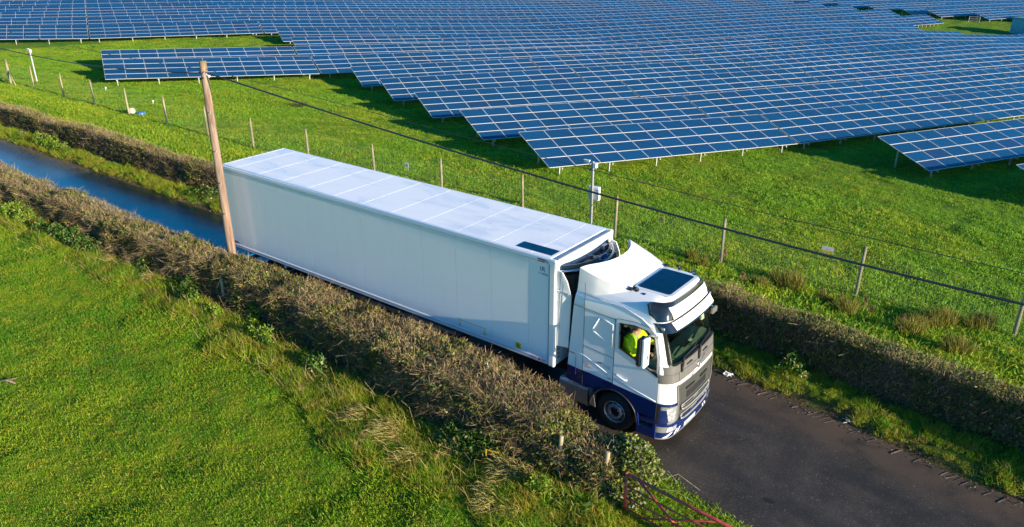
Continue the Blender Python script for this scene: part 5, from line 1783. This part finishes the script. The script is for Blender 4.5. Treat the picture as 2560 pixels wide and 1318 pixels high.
    idx = (g.random(n) * 6).astype(int)
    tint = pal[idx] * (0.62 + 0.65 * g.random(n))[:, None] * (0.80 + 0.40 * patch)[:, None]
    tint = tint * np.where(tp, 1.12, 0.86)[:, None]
    cards('twigs', P_, D, g.normal(0, 1, (n, 3)), ln, wd, tint, M['twig'], root)['kind'] = 'stuff'
    # long arching stems that stick out
    P_, N_, fl, tp, t, dep = sample(int(L * dens * 0.035 * rag), 1.5, 0.7, 0.1, 0.1)
    n = len(P_)
    D = N_ * 0.9 + g.normal(0, 1, (n, 3)) * 0.8 + np.array([0, 0, 0.5])
    tint = pal[(g.random(n) * 6).astype(int)] * (0.7 + 0.7 * g.random(n))[:, None]
    cards('long_stems', P_, D, g.normal(0, 1, (n, 3)), 0.20 + 0.30 * g.random(n), 0.0085, tint, M['twig'], root, bend=0.15)['kind'] = 'stuff'
    # leaves in patches
    P_, N_, fl, tp, t, dep = sample(int(L * dens * 2.2 * green), 1.3, 1.1, 0.1, 0.14)
    pn = vnoise(P_[:, 0] * 1.0, P_[:, 1] + P_[:, 2] * 1.2, 0.9, seed + 40) * 0.6 + vnoise(P_[:, 0], P_[:, 2] * 2, 2.6, seed + 41) * 0.4
    keep = g.random(len(P_)) < np.clip((pn - 0.42) * 5.0, 0.16, 1.0)
    P_, N_, tp, pn, fl = P_[keep], N_[keep], tp[keep], pn[keep], fl[keep]
    n = len(P_)
    D = N_ * 0.8 + g.normal(0, 1, (n, 3)) * 0.8
    kind = vnoise(P_[:, 0], P_[:, 1], 0.35, seed + 50)
    c1 = np.array([0.150, 0.190, 0.022]); c2 = np.array([0.045, 0.105, 0.018]); c3 = np.array([0.28, 0.22, 0.035])
    r = g.random(n)
    tint = np.where((r < 0.45)[:, None], c1, np.where((r < 0.85)[:, None], c2, c3)) * (0.6 + 0.8 * g.random(n))[:, None]
    cards('leaves', P_, D, g.normal(0, 1, (n, 3)), 0.036 + 0.034 * g.random(n), 0.034 + 0.026 * g.random(n), tint, M['leaf'], root, taper=0.5)['kind'] = 'stuff'
    return root
I = np.interp
nTopR = lambda x: I(x, [-60, -10, 5, 10, 14, 15.6, 16.8], [-0.52, -0.46, -0.50, -0.72, -0.86, -1.36, -1.70])
nTopF = lambda x: I(x, [-60, -7, 2, 7, 10.5, 13.3, 15.4, 16.8], [-1.45, -1.58, -1.62, -1.90, -2.30, -2.50, -2.40, -2.3])
hedge('near roadside hedge of bare brown twigs along the camera side of the lorry', -46, 16.9, lambda x: nTopF(x) - 0.20, nTopF, nTopR, nTopR,
      lambda x: I(x, [-60, -3, 3, 10, 13.5, 14.6, 16, 17], [1.20, 1.22, 1.36, 1.45, 1.42, 1.34, 0.98, 0.80]) + (vnoise(x, x * 0, 0.9, 61) - 0.5) * 0.16, 1900, seed=3, green=0.80)
HB = lambda x: I(x, [-60, -10, 5, 15.3, 18, 21.2, 23.4, 40, 60], [4.60, 4.45, 5.2, 5.85, 5.40, 4.95, 4.65, 0.6, -6.5])
hedge('far roadside hedge with flat clipped top between the lane and the solar field', -60, 44, HB, lambda x: HB(x) - 0.02, lambda x: HB(x) + 0.75, lambda x: HB(x) + 0.85,
      lambda x: I(x, [-60, 0, 16, 24, 50], [1.25, 1.3, 1.32, 1.28, 1.3]) + (vnoise(x, x * 0, 0.7, 67) - 0.5) * 0.14, 1250, seed=9, green=0.55, lenk=1.05, rag=0.35)

# ------------------------------------------------------------------ ivy clad stump at the hedge end
def ivy_stump():
    root = empty('ivy_clad_stump', (16.75, -1.7, 0), 0, label='ivy covered stump at the end of the near hedge by the red gate', cat='stump')
    g = np.random.default_rng(5)
    blobs = [((-0.55, 0.0, 0.60), 0.50, 0.42), ((-1.5, 0.0, 0.80), 0.50, 0.34), ((0.05, -0.05, 0.74), 0.46, 0.56), ((-0.28, 0.22, 0.66), 0.42, 0.44), ((0.10, 0.18, 0.62), 0.38, 0.46), ((0.10, -0.22, 0.45), 0.34, 0.62), ((0.18, 0.36, 0.38), 0.36, 0.36), ((-0.1, -0.45, 0.30), 0.34, 0.40), ((0.30, -0.45, 0.16), 0.28, 0.24), ((-0.55, 0.0, 0.5), 0.4, 0.5)]
    mb = MB()
    for (cx, cy, cz), r, h in blobs:
        mb.lathe([(r * 0.72 * math.cos(t), h * 0.82 * math.sin(t)) for t in [R(-80 + 20 * k) for k in range(9)]], (cx, cy, cz), 'z', 10)
    mb.build('stump_wood', M['hedge_core'], root, smooth=True)
    Ps, Ns = [], []
    for (cx, cy, cz), r, h in blobs:
        n = int(4200 * r)
        v = g.normal(0, 1, (n, 3)); v /= np.linalg.norm(v, axis=1)[:, None]
        k = 0.80 + 0.30 * g.random(n) + (vnoise(v[:, 0] * 3 + cx, v[:, 2] * 3 + v[:, 1] * 2, 1.3, 7) - 0.5) * 0.3
        p = np.stack([cx + v[:, 0] * r * k, cy + v[:, 1] * r * k, cz + v[:, 2] * h * k], -1)
        ok = p[:, 2] > 0.0
        Ps.append(p[ok]); Ns.append(v[ok])
    P_, N_ = np.concatenate(Ps), np.concatenate(Ns)
    n = len(P_)
    r = g.random(n)
    up = np.clip(N_[:, 2] * 0.5 + 0.5, 0, 1)
    c1, c2, c3 = np.array([0.170, 0.210, 0.020]), np.array([0.050, 0.100, 0.018]), np.array([0.27, 0.25, 0.13])
    tint = np.where((r < 0.4)[:, None], c1, np.where((r < 0.80)[:, None], c2, c3)) * (0.6 + 0.8 * g.random(n))[:, None]
    cards('ivy_leaves', P_, N_ * 0.5 + g.normal(0, 1, (n, 3)) * 0.7, g.normal(0, 1, (n, 3)), 0.045 + 0.03 * g.random(n), 0.045 + 0.02 * g.random(n), tint, M['leaf'], root, taper=0.45)['kind'] = 'stuff'
    mb = MB()
    for a in ((0.35, 0.3, 0.15, 1.25, 0.95, 0.25), (0.3, 0.1, 0.2, 1.5, 0.5, 0.05), (0.3, 0.45, 0.1, 0.8, 0.85, 0.2)):
        mb.tube([(a[0], a[1], a[2]), ((a[0] + a[3]) / 2, (a[1] + a[4]) / 2 + 0.12, a[5] + 0.12), (a[3], a[4], 0.02)], 0.0045, 5)
    mb.build('bramble_stem', M['post_wood'], root)
ivy_stump()

# ------------------------------------------------------------------ old wire fence on the field side and the red gate
def rail_h(x, y): return gz(x, y)
of = empty('wire_fence', (12, -2.85, 0), 0, label='old low wire fence with short posts along the field side of the near hedge', cat='fence')
fx = [-8.0, -3.1, 1.75, 6.2, 11.0, 15.40, 16.45]
fyv = [-1.30, -1.36, -1.66, -1.65, -2.05, -2.42, -2.25]
pm = post_mesh(1.15, 0.055, 0.05)
for x, y in zip(fx, fyv):
    o = bpy.data.objects.new('post', pm)
    COL.objects.link(o); o.parent = of
    o.location = (x - 12, y + 2.85, gz(x, y) - 0.05)
    o.rotation_euler = (rnd.uniform(-0.05, 0.05), rnd.uniform(-0.06, 0.06), rnd.uniform(0, 6))
mb = MB()
for h in (0.35, 0.65, 0.95):
    for i in range(len(fx) - 1):
        a = Vector((fx[i] - 12, fyv[i] + 2.85, gz(fx[i], fyv[i]) + h))
        b = Vector((fx[i + 1] - 12, fyv[i + 1] + 2.85, gz(fx[i + 1], fyv[i + 1]) + h))
        strand(mb, a, b, 0.003)
w = mb.build('line_wire', M['wire'], of)
gate = empty('field_gate', (17.10, -2.47, 0), R(-4.5), label='rusty red tubular field gate at the bottom beside the ivy stump', cat='gate')
GL = 3.6
MB().tube([(0, 0, 0.06), (0, 0, 1.15)], 0.032, 10).build('upright', M['red_iron'], gate, smooth=True)
MB().tube([(GL, 0, 0.10), (GL, 0, 1.12)], 0.024, 10).build('upright', M['red_iron'], gate, smooth=True)
for i, z in enumerate((1.11, 0.80, 0.52, 0.24)):
    MB().tube([(0, 0, z), (GL * 0.5, 0, z - 0.015), (GL, 0, z)], 0.034 if i == 0 else 0.019, 8).build('rail', M['red_iron'], gate, smooth=True)
MB().tube([(0.28, 0.012, 1.09), (1.75, 0.012, 0.10)], 0.027, 8).build('brace', M['red_iron'], gate, smooth=True)
MB().tube([(0.30, 0.02, 0.13), (2.1, 0.02, 1.08)], 0.022, 8).build('brace', M['red_iron'], gate, smooth=True)

# ------------------------------------------------------------------ grass
def tuft_mesh(name, n, spread, hmin, hmax, w, lean, seed, dead=0.12, mat='blade'):
    g = np.random.default_rng(seed)
    r = spread * np.sqrt(g.random(n)); a = g.random(n) * 6.283
    P_ = np.stack([r * np.cos(a), r * np.sin(a), np.full(n, -0.02)], -1)
    D = np.stack([g.normal(0, lean, n), g.normal(0, lean, n), np.ones(n)], -1)
    D /= np.linalg.norm(D, axis=1)[:, None]
    W = np.cross(D, g.normal(0, 1, (n, 3))); W /= np.linalg.norm(W, axis=1)[:, None]
    L = (hmin + (hmax - hmin) * g.random(n))[:, None]
    B = D * 0.6 + np.stack([g.normal(0, lean, n), g.normal(0, lean, n), np.full(n, 0.2)], -1)
    B /= np.linalg.norm(B, axis=1)[:, None]
    V = np.empty((n, 5, 3))
    V[:, 0] = P_ - W * w; V[:, 1] = P_ + W * w
    V[:, 2] = P_ + D * L * 0.55 + W * w * 0.8; V[:, 3] = P_ + D * L * 0.55 - W * w * 0.8
    V[:, 4] = P_ + D * L * 0.55 + B * L * 0.5
    me = bpy.data.meshes.new(name)
    me.vertices.add(n * 5); me.vertices.foreach_set('co', V.reshape(-1))
    k = np.arange(n)[:, None] * 5
    li = np.concatenate([k + np.array([[0, 1, 2, 3]]), k + np.array([[3, 2, 4]])], 1).reshape(-1)
    me.loops.add(n * 7); me.loops.foreach_set('vertex_index', li.astype(np.int32))
    st = (np.arange(n)[:, None] * 7 + np.array([[0, 4]])).reshape(-1)
    me.polygons.add(n * 2); me.polygons.foreach_set('loop_start', st.astype(np.int32))
    at = me.attributes.new('tint', 'FLOAT_COLOR', 'FACE')
    c = np.ones((n, 2, 4), dtype=np.float32)
    v = 1.05 + 0.85 * g.random(n)
    dd = g.random(n) < dead
    col = np.stack([v, v, v], -1)
    col[dd] = np.array([2.4, 1.45, 2.4]) * (0.7 + 0.5 * g.random(dd.sum()))[:, None]
    c[:, :, :3] = col[:, None]
    at.data.foreach_set('color', c.reshape(-1))
    me.update(calc_edges=True)
    me.materials.append(M[mat])
    return bpy.data.objects.new(name, me)
def scatter(name, P_, S_, protos, label_kind='stuff', up=True):
    lib = bpy.data.collections.new(name + '_tufts')
    for p in protos: lib.objects.link(p)
    me = bpy.data.meshes.new(name)
    me.vertices.add(len(P_)); me.vertices.foreach_set('co', np.ascontiguousarray(P_).reshape(-1))
    at = me.attributes.new('s', 'FLOAT', 'POINT'); at.data.foreach_set('value', np.ascontiguousarray(S_, dtype=np.float32))
    o = bpy.data.objects.new(name, me); COL.objects.link(o)
    o['kind'] = label_kind
    ng = bpy.data.node_groups.new(name, 'GeometryNodeTree')
    ng.interface.new_socket('Geometry', in_out='INPUT', socket_type='NodeSocketGeometry')
    ng.interface.new_socket('Geometry', in_out='OUTPUT', socket_type='NodeSocketGeometry')
    N = ng.nodes
    gi, go = N.new('NodeGroupInput'), N.new('NodeGroupOutput')
    ip = N.new('GeometryNodeInstanceOnPoints'); ci = N.new('GeometryNodeCollectionInfo')
    ci.inputs['Collection'].default_value = lib
    ci.inputs['Separate Children'].default_value = True
    ci.inputs['Reset Children'].default_value = True
    ip.inputs['Pick Instance'].default_value = True
    rv = N.new('FunctionNodeRandomValue'); rv.data_type = 'FLOAT_VECTOR'
    rv.inputs[0].default_value = (-0.15, -0.15, 0); rv.inputs[1].default_value = (0.15, 0.15, 6.283)
    na = N.new('GeometryNodeInputNamedAttribute'); na.data_type = 'FLOAT'; na.inputs[0].default_value = 's'
    Lk = ng.links.new
    Lk(gi.outputs[0], ip.inputs['Points']); Lk(ci.outputs[0], ip.inputs['Instance']); Lk(rv.outputs[0], ip.inputs['Rotation'])
    Lk(na.outputs[0], ip.inputs['Scale']); Lk(ip.outputs[0], go.inputs[0])
    md = o.modifiers.new('scatter', 'NODES'); md.node_group = ng
    return o
def px_mask(P_, mu=60, mv=60):
    q = (P_ - np.array(cam.location)) @ np.array(proj_R).T
    u = 1280 - 1991 * q[:, 0] / q[:, 2]; v = 659 + 1991 * q[:, 1] / q[:, 2]
    return (q[:, 2] < 0) & (u > -mu) & (u < 2560 + mu) & (v > -mv) & (v < 1318 + mv)
def field(n, x0, x1, y0, y1, cond, fs, seed):
    g = np.random.default_rng(seed)
    x, y = x0 + (x1 - x0) * g.random(n), y0 + (y1 - y0) * g.random(n)
    k = cond(x, y); x, y = x[k], y[k]
    P_ = np.stack([x, y, ground_z(x, y)], -1)
    k = px_mask(P_, 80, 120); P_ = P_[k]
    return P_, fs(P_[:, 0], P_[:, 1]) * (0.7 + 0.6 * g.random(len(P_)))
short = [tuft_mesh('tuft', 52, 0.20, 0.025, 0.080, 0.0045, 0.85, 100 + i) for i in range(5)]
coarse = [tuft_mesh('tuft', 60, 0.36, 0.04, 0.11, 0.0085, 0.85, 130 + i, 0.16) for i in range(5)]
longg = [tuft_mesh('tuft', 70, 0.20, 0.10, 0.32, 0.0060, 0.65, 160 + i, 0.28, 'blade_rough') for i in range(5)]
fieldside = lambda x: nTopF(np.minimum(x, 16.8)) - 0.35
P1, S1 = field(60000, -24, 26, -17, -1.2, lambda x, y: (y < fieldside(x)) & ~((x > 17.2) & (y > yN(x) - 0.02)), lambda x, y: 0.75 + 0.7 * vnoise(x, y, 1.4, 77) + 0.5 * vnoise(x, y, 0.35, 78), 31)
scatter('field_grass', P1, S1, short)
# long rough grass along the hedge foot and by the gate
P2, S2 = field(16000, -40, 21, -4.6, -1.3, lambda x, y: (y < fieldside(x) + 0.12) & (y > fieldside(x) - 0.5 - 1.7 * vnoise(x, y, 0.5, 80) * np.clip((x + 10) / 14, 0.4, 1)) & ~((x > 17.0) & (y > yN(x) - 0.1)),
               lambda x, y: 0.45 + 0.9 * vnoise(x, y, 1.1, 81), 32)
P3, S3 = field(42000, -60, 46, -8, 7, lambda x, y: (y > yF(x) + 0.10) & (y < HB(x) + 0.02), lambda x, y: 0.42 + 0.65 * vnoise(x, y, 1.3, 82), 33)
P4, S4 = field(1500, 17.0, 21, -2.6, -1.1, lambda x, y: (y < yN(x) - 0.03), lambda x, y: 0.45 + 0.3 * vnoise(x, y, 1.3, 82), 34)
scatter('rough_grass', np.concatenate([P2, P3]), np.concatenate([S2, S3]), longg)
scatter('gateway_grass', P4, S4 * 2.6, short)
P5, S5 = field(95000, -75, 42, -2, 62, lambda x, y: (y > HB(x) + 0.75) & (np.random.default_rng(3).random(len(x)) < np.clip(1.25 - y / 55, 0.2, 1)), lambda x, y: 0.65 + 0.6 * vnoise(x, y, 0.8, 91) + 0.5 * vnoise(x, y, 0.2, 92) + np.clip((12.5 - y) / 8, 0, 0.5), 35)
scatter('pasture_grass', P5, S5, coarse)
print('grass', len(P1), len(P2) + len(P3) + len(P4), len(P5))

# broad-leaved weeds and bramble at the hedge foot
def undergrowth(name, x0, x1, yf, n, seed, thr):
    g = np.random.default_rng(seed)
    x = x0 + (x1 - x0) * g.random(n)
    t = g.random(n)
    y = yf(x) + 0.25 - 0.95 * t
    pn = vnoise(x, y, 0.75, seed) * 0.65 + vnoise(x, y, 2.3, seed + 1) * 0.35
    k = pn > thr
    x, y, t, pn = x[k], y[k], t[k], pn[k]
    n = len(x)
    z = ground_z(x, y) + g.random(n) ** 0.7 * np.clip((pn - thr) * 3.2, 0.05, 0.55)
    P_ = np.stack([x, y, z], -1)
    hue = vnoise(x, y, 1.1, seed + 3)
    c = np.where((hue > 0.55)[:, None], np.array([0.150, 0.260, 0.014]), np.array([0.055, 0.130, 0.014])) * (0.6 + 0.8 * g.random(n))[:, None]
    dd = g.random(n) < 0.12
    c[dd] = np.array([0.34, 0.25, 0.10])
    cards(name, P_, g.normal(0, 1, (n, 3)) + np.array([0, -0.3, 0.5]), g.normal(0, 1, (n, 3)), 0.05 + 0.05 * g.random(n), 0.035 + 0.03 * g.random(n), c, M['leaf'], None, taper=0.35)['kind'] = 'stuff'
undergrowth('hedge_foot_weeds', -30, 16.6, lambda x: nTopF(x) - 0.2, 60000, 501, 0.50)
undergrowth('verge_weeds', -40, 30, lambda x: HB(x) - 0.1, 40000, 502, 0.64)
def stalks():
    g = np.random.default_rng(71)
    n = 1500
    x = -20 + 37 * g.random(n)
    y = nTopF(x) - 0.3 - 1.5 * g.random(n) ** 1.5
    k = (x > 2) | (g.random(n) < 0.4); x, y = x[k], y[k]; n = len(x)
    P_ = np.stack([x, y, ground_z(x, y)], -1)
    D = np.stack([g.normal(-0.3, 0.5, n), g.normal(-0.2, 0.5, n), np.ones(n)], -1)
    tint = np.array([0.42, 0.31, 0.14]) * (0.6 + 0.7 * g.random(n))[:, None]
    cards('dead_stalks', P_, D, g.normal(0, 1, (n, 3)), 0.25 + 0.40 * g.random(n), 0.008, tint, M['straw'], None, taper=0.6)['kind'] = 'stuff'
stalks()

# ------------------------------------------------------------------ individual plants
def tuft_thing(name, x, y, n, h, spread, lean, wind, base_col, alt_col, label, cat, group, seed):
    g = np.random.default_rng(seed)
    root = empty(name, (x, y, gz(x, y)), 0, label=label, cat=cat, group=group)
    r = spread * g.random(n) ** 0.7 * 0.5; a = g.random(n) * 6.283
    lobe = (g.random(n) * 4).astype(int)
    lx, ly = g.normal(0, 0.32 * spread, 4)[lobe], g.normal(0, 0.32 * spread, 4)[lobe]
    P_ = np.stack([lx + r * np.cos(a), ly + r * np.sin(a), np.full(n, -0.03)], -1)
    D = np.stack([g.normal(wind[0], lean, n) + np.cos(a) * r, g.normal(wind[1], lean, n) + np.sin(a) * r, np.ones(n)], -1)
    t = g.random(n)
    tint = (np.array(base_col) * (1 - t)[:, None] + np.array(alt_col) * t[:, None]) * (0.7 + 0.6 * g.random(n))[:, None]
    D /= np.linalg.norm(D, axis=1)[:, None]
    Lh = (h * (0.45 + 0.65 * g.random(n)))[:, None]
    W = np.cross(D, g.normal(0, 1, (n, 3))); W /= np.linalg.norm(W, axis=1)[:, None]
    w = 0.0045 + 0.004 * g.random((n, 1))
    E_ = D + np.stack([g.normal(wind[0] * 0.8, lean, n), g.normal(wind[1] * 0.8, lean, n), np.full(n, -0.5 * lean)], -1)
    E_ /= np.linalg.norm(E_, axis=1)[:, None]
    F_ = E_ + np.stack([g.normal(wind[0], lean, n), g.normal(wind[1], lean, n), np.full(n, -1.6 * lean)], -1)
    F_ /= np.linalg.norm(F_, axis=1)[:, None]
    q1 = P_ + D * Lh * 0.4; q2 = q1 + E_ * Lh * 0.35; q3 = q2 + F_ * Lh * 0.25
    q3[:, 2] = np.maximum(q3[:, 2], 0.02)
    V = np.stack([P_ - W * w, P_ + W * w, q1 + W * w, q1 - W * w, q2 + W * w * 0.8, q2 - W * w * 0.8, q3], 1)
    me = bpy.data.meshes.new('blades')
    me.vertices.add(n * 7); me.vertices.foreach_set('co', V.reshape(-1))
    kk = np.arange(n)[:, None] * 7
    li = np.concatenate([kk + np.array([[0, 1, 2, 3]]), kk + np.array([[3, 2, 4, 5]]), kk + np.array([[5, 4, 6]])], 1).reshape(-1)
    me.loops.add(n * 11); me.loops.foreach_set('vertex_index', li.astype(np.int32))
    me.polygons.add(n * 3); me.polygons.foreach_set('loop_start', (np.arange(n)[:, None] * 11 + np.array([[0, 4, 8]])).reshape(-1).astype(np.int32))
    at = me.attributes.new('tint', 'FLOAT_COLOR', 'FACE')
    c = np.ones((n, 3, 4), dtype=np.float32); c[:, :, :3] = np.clip(tint, 0, 1)[:, None]
    at.data.foreach_set('color', c.reshape(-1))
    me.update(calc_edges=True)
    o = link('blades', me, M['straw'], root)
    o['kind'] = 'stuff'
    return root
RU = [(14.75, 10.94, 0.6), (15.55, 12.1, 1.25), (17.0, 11.3, 0.6), (17.76, 10.87, 0.9), (19.65, 10.23, 0.85), (20.43, 12.1, 1.15), (19.9, 11.4, 0.8), (21.37, 13.0, 0.9), (21.14, 9.95, 1.0), (11.3, 12.6, 0.5), (12.1, 11.9, 0.45)]
RUL = ['low rush clump left of the big tuft below the fence', 'largest olive rush clump below the fence behind the lorry roof', 'thin pale rush wisp between two clumps by the fence',
       'rush clump at the foot of the right-hand fence post', 'solitary rush clump out on the grass behind the clipped hedge', 'broad rush clump on the fence line near the right edge', 'low dark rush clump just left of the broad one',
       'rush clump beyond the netting at the right edge', 'pale rush clump closest to the hedge at right', 'small tan rush tuft just right of the camera pole', 'small tan rush tuft behind the lorry roof']
for i, ((x, y, s), lb) in enumerate(zip(RU, RUL)):
    tuft_thing('rush_clump', x, y, int(1100 * s), 0.55 * (0.6 + 0.4 * s), 0.55 * s, 0.15, (-0.05, 0), (0.110, 0.150, 0.016), (0.26, 0.21, 0.040), lb, 'rush plant', 'rush clumps by the fence', 200 + i)
DT = [(-7.1, -1.9, 0.7), (-2.0, -1.95, 0.7), (10.0, -3.3, 0.9), (11.1, -3.35, 1.1), (12.1, -3.65, 0.8), (14.5, -3.8, 0.8), (15.2, -3.7, 0.75), (14.7, -2.75, 1.0), (4.0, -2.6, 0.6), (-4.9, -2.0, 0.6)]
DTL = ['pale dead grass tuft at the hedge foot near the left edge', 'pale dead grass tuft below the pole', 'flattened tan grass tuft left of the brightest one', 'brightest tan grass tuft in front of the middle of the hedge',
       'drooping tan grass tuft right of the brightest one', 'tan seeding grass tuft low in the middle of the field edge', 'tan grass tuft near the bottom left of the red gate', 'dry brown grass tuft at the foot of the short post',
       'small dry tuft under the hedge left of middle', 'small pale dry tuft at hedge foot between two larger ones']
for i, ((x, y, s), lb) in enumerate(zip(DT, DTL)):
    tuft_thing('dry_grass_tuft', x, y, int(620 * s), 0.55 * s, 0.55 * s, 0.36, (-0.35, -0.65), (0.44, 0.32, 0.13), (0.20, 0.24, 0.04), lb, 'grass tuft', 'dry grass tufts by the near hedge', 300 + i)
def dock(x, y, s, lb, seed):
    g = np.random.default_rng(seed)
    root = empty('dock_stalk', (x, y, gz(x, y)), 0, label=lb, cat='weed', group='brown dock stalks')
    MB().tube([(0, 0, 0), (0.03, 0.01, 0.5 * s)], 0.007, 5).build('stem', M['post_wood'], root)
    n = 120
    h = (0.18 + 0.32 * g.random(n)) * s
    P_ = np.stack([g.normal(0.02, 0.03, n), g.normal(0, 0.03, n), h], -1)
    tint = np.array([0.17, 0.075, 0.05]) * (0.6 + 0.8 * g.random(n))[:, None]
    cards('seed_head', P_, g.normal(0, 1, (n, 3)), g.normal(0, 1, (n, 3)), 0.045, 0.025, tint, M['twig'], root)['kind'] = 'stuff'
for i, (x, y, s, lb) in enumerate([(16.7, 11.5, 1.0, 'brown dock stalk left of the right-hand fence post'), (17.3, 11.6, 1.0, 'brown dock stalk at the foot of the right-hand fence post'), (18.1, 11.5, 1.1, 'forked brown dock stalk right of that post'),
                                   (14.3, 10.4, 1.1, 'brown dock stalk behind the lorry roof'), (19.4, 10.9, 1.0, 'brown dock stalk standing in a rush clump'), (12.3, 13.6, 0.8, 'reddish dock patch beyond the netting'), (18.4, 11.1, 0.8, 'short brown dock stalk beside the forked one')]):
    dock(x, y, s, lb, 400 + i)
tuft_thing('thistle_bush', -27.6, 24.4, 260, 0.7, 0.6, 0.5, (0, 0), (0.05, 0.07, 0.02), (0.10, 0.08, 0.03), 'small dark weed bush under the low edge of a solar table', 'weed', None, 77)

# ------------------------------------------------------------------ litter, mud, twigs on the verge
def litter(x, y, s, lb, seed):
    g = random.Random(seed)
    mb = MB()
    for k in range(9):
        a, r = g.uniform(0, 6.28), g.uniform(0, 0.10) * s
        cx, cy = r * math.cos(a), r * math.sin(a)
        pts = [(cx + g.uniform(-.06, .06) * s, cy + g.uniform(-.06, .06) * s, g.uniform(0.0, .07) * s) for _ in range(4)]
        mb.add(pts, [(0, 1, 2), (0, 2, 3), (0, 1, 3)])
    o = mb.build('litter', M['paper'])
    o.location = (x, y, max(gz(x, y), 0) + 0.02)
    tag(o, lb, 'litter')
litter(16.55, 4.10, 1.3, 'crumpled white litter on the verge just ahead of the cab', 1)
litter(19.75, 3.85, 1.0, 'torn pale litter on the verge edge further right', 2)
mb = MB()
for k in range(70):
    if rnd.random() < 0.42: continue
    x = 16.4 + k * 0.15
    y = float(yF(x)) - 0.30 + rnd.uniform(-0.03, 0.03)
    L, w_, h_ = rnd.uniform(0.10, 0.20), rnd.uniform(0.016, 0.03), rnd.uniform(0.003, 0.018)
    a = R(rnd.uniform(52, 66))
    T = Matrix.Translation((x, y, 0.012)) @ Matrix.Rotation(a, 4, 'Z')
    V = [(-L, -w_, 0), (L, -w_, 0), (L, w_, 0), (-L, w_, 0), (-L * 0.8, 0.0, h_), (L * 0.75, 0.005, h_ * 0.9)]
    mb.add([T @ Vector(v) for v in V], [(0, 1, 5, 4), (1, 2, 5), (2, 3, 4, 5), (3, 0, 4)])
o = mb.build('tyre_print_mud', M['mud'], None, smooth=False)
tag(o, 'row of tractor tyre prints pressed in mud along the far edge of the lane', 'mud', kind='stuff')
g = np.random.default_rng(55)
n = 9000
x = -30 + 60 * g.random(n)
y = yF(x) + 0.10 - np.abs(g.normal(0, 0.22, n))
half = g.random(n) < 0.25
y = np.where(half, yN(x) + np.abs(g.normal(0, 0.15, n)), y)
P_ = np.stack([x, y, np.full(n, 0.022)], -1)
pal = np.array([(0.10, 0.065, 0.04), (0.14, 0.095, 0.055), (0.07, 0.045, 0.03), (0.19, 0.15, 0.10)])
cards('lane_debris', P_, g.normal(0, 1, (n, 3)) * np.array([1, 1, 0.25]), g.normal(0, 1, (n, 3)), 0.02 + 0.035 * g.random(n), 0.012 + 0.016 * g.random(n), pal[(g.random(n) * 4).astype(int)], M['twig'])['kind'] = 'stuff'
br = MB()
br.tube([(0, 0, 0.03), (0.25, 0.05, 0.06), (0.5, -0.02, 0.03)], [0.02, 0.04, 0.015], 7)
br.tube([(0.2, 0.04, 0.05), (0.4, 0.2, 0.05)], [0.02, 0.008], 6)
b = br.build('dead_branch', M['pole_wood'], None, smooth=True)
b.location = (0.75, -8.15, gz(0.75, -8.1) + 0.03); b.rotation_euler = (0, 0, R(28)); b.scale = (1.2, 1.2, 0.8)
tag(b, 'pale dead branch lying in the grass at the left edge', 'branch')
st = MB(); st.tube([(0, 0, 0), (0.34, 0.05, 0.02)], 0.012, 6); st.tube([(0.02, 0, 0), (0.04, -0.03, -0.14)], 0.008, 6)
s_ = st.build('orange_stick', M['orange'], None); s_.location = (13.75, -2.95, 0.5); tag(s_, 'small orange stick in the dark long grass under the hedge', 'stick')
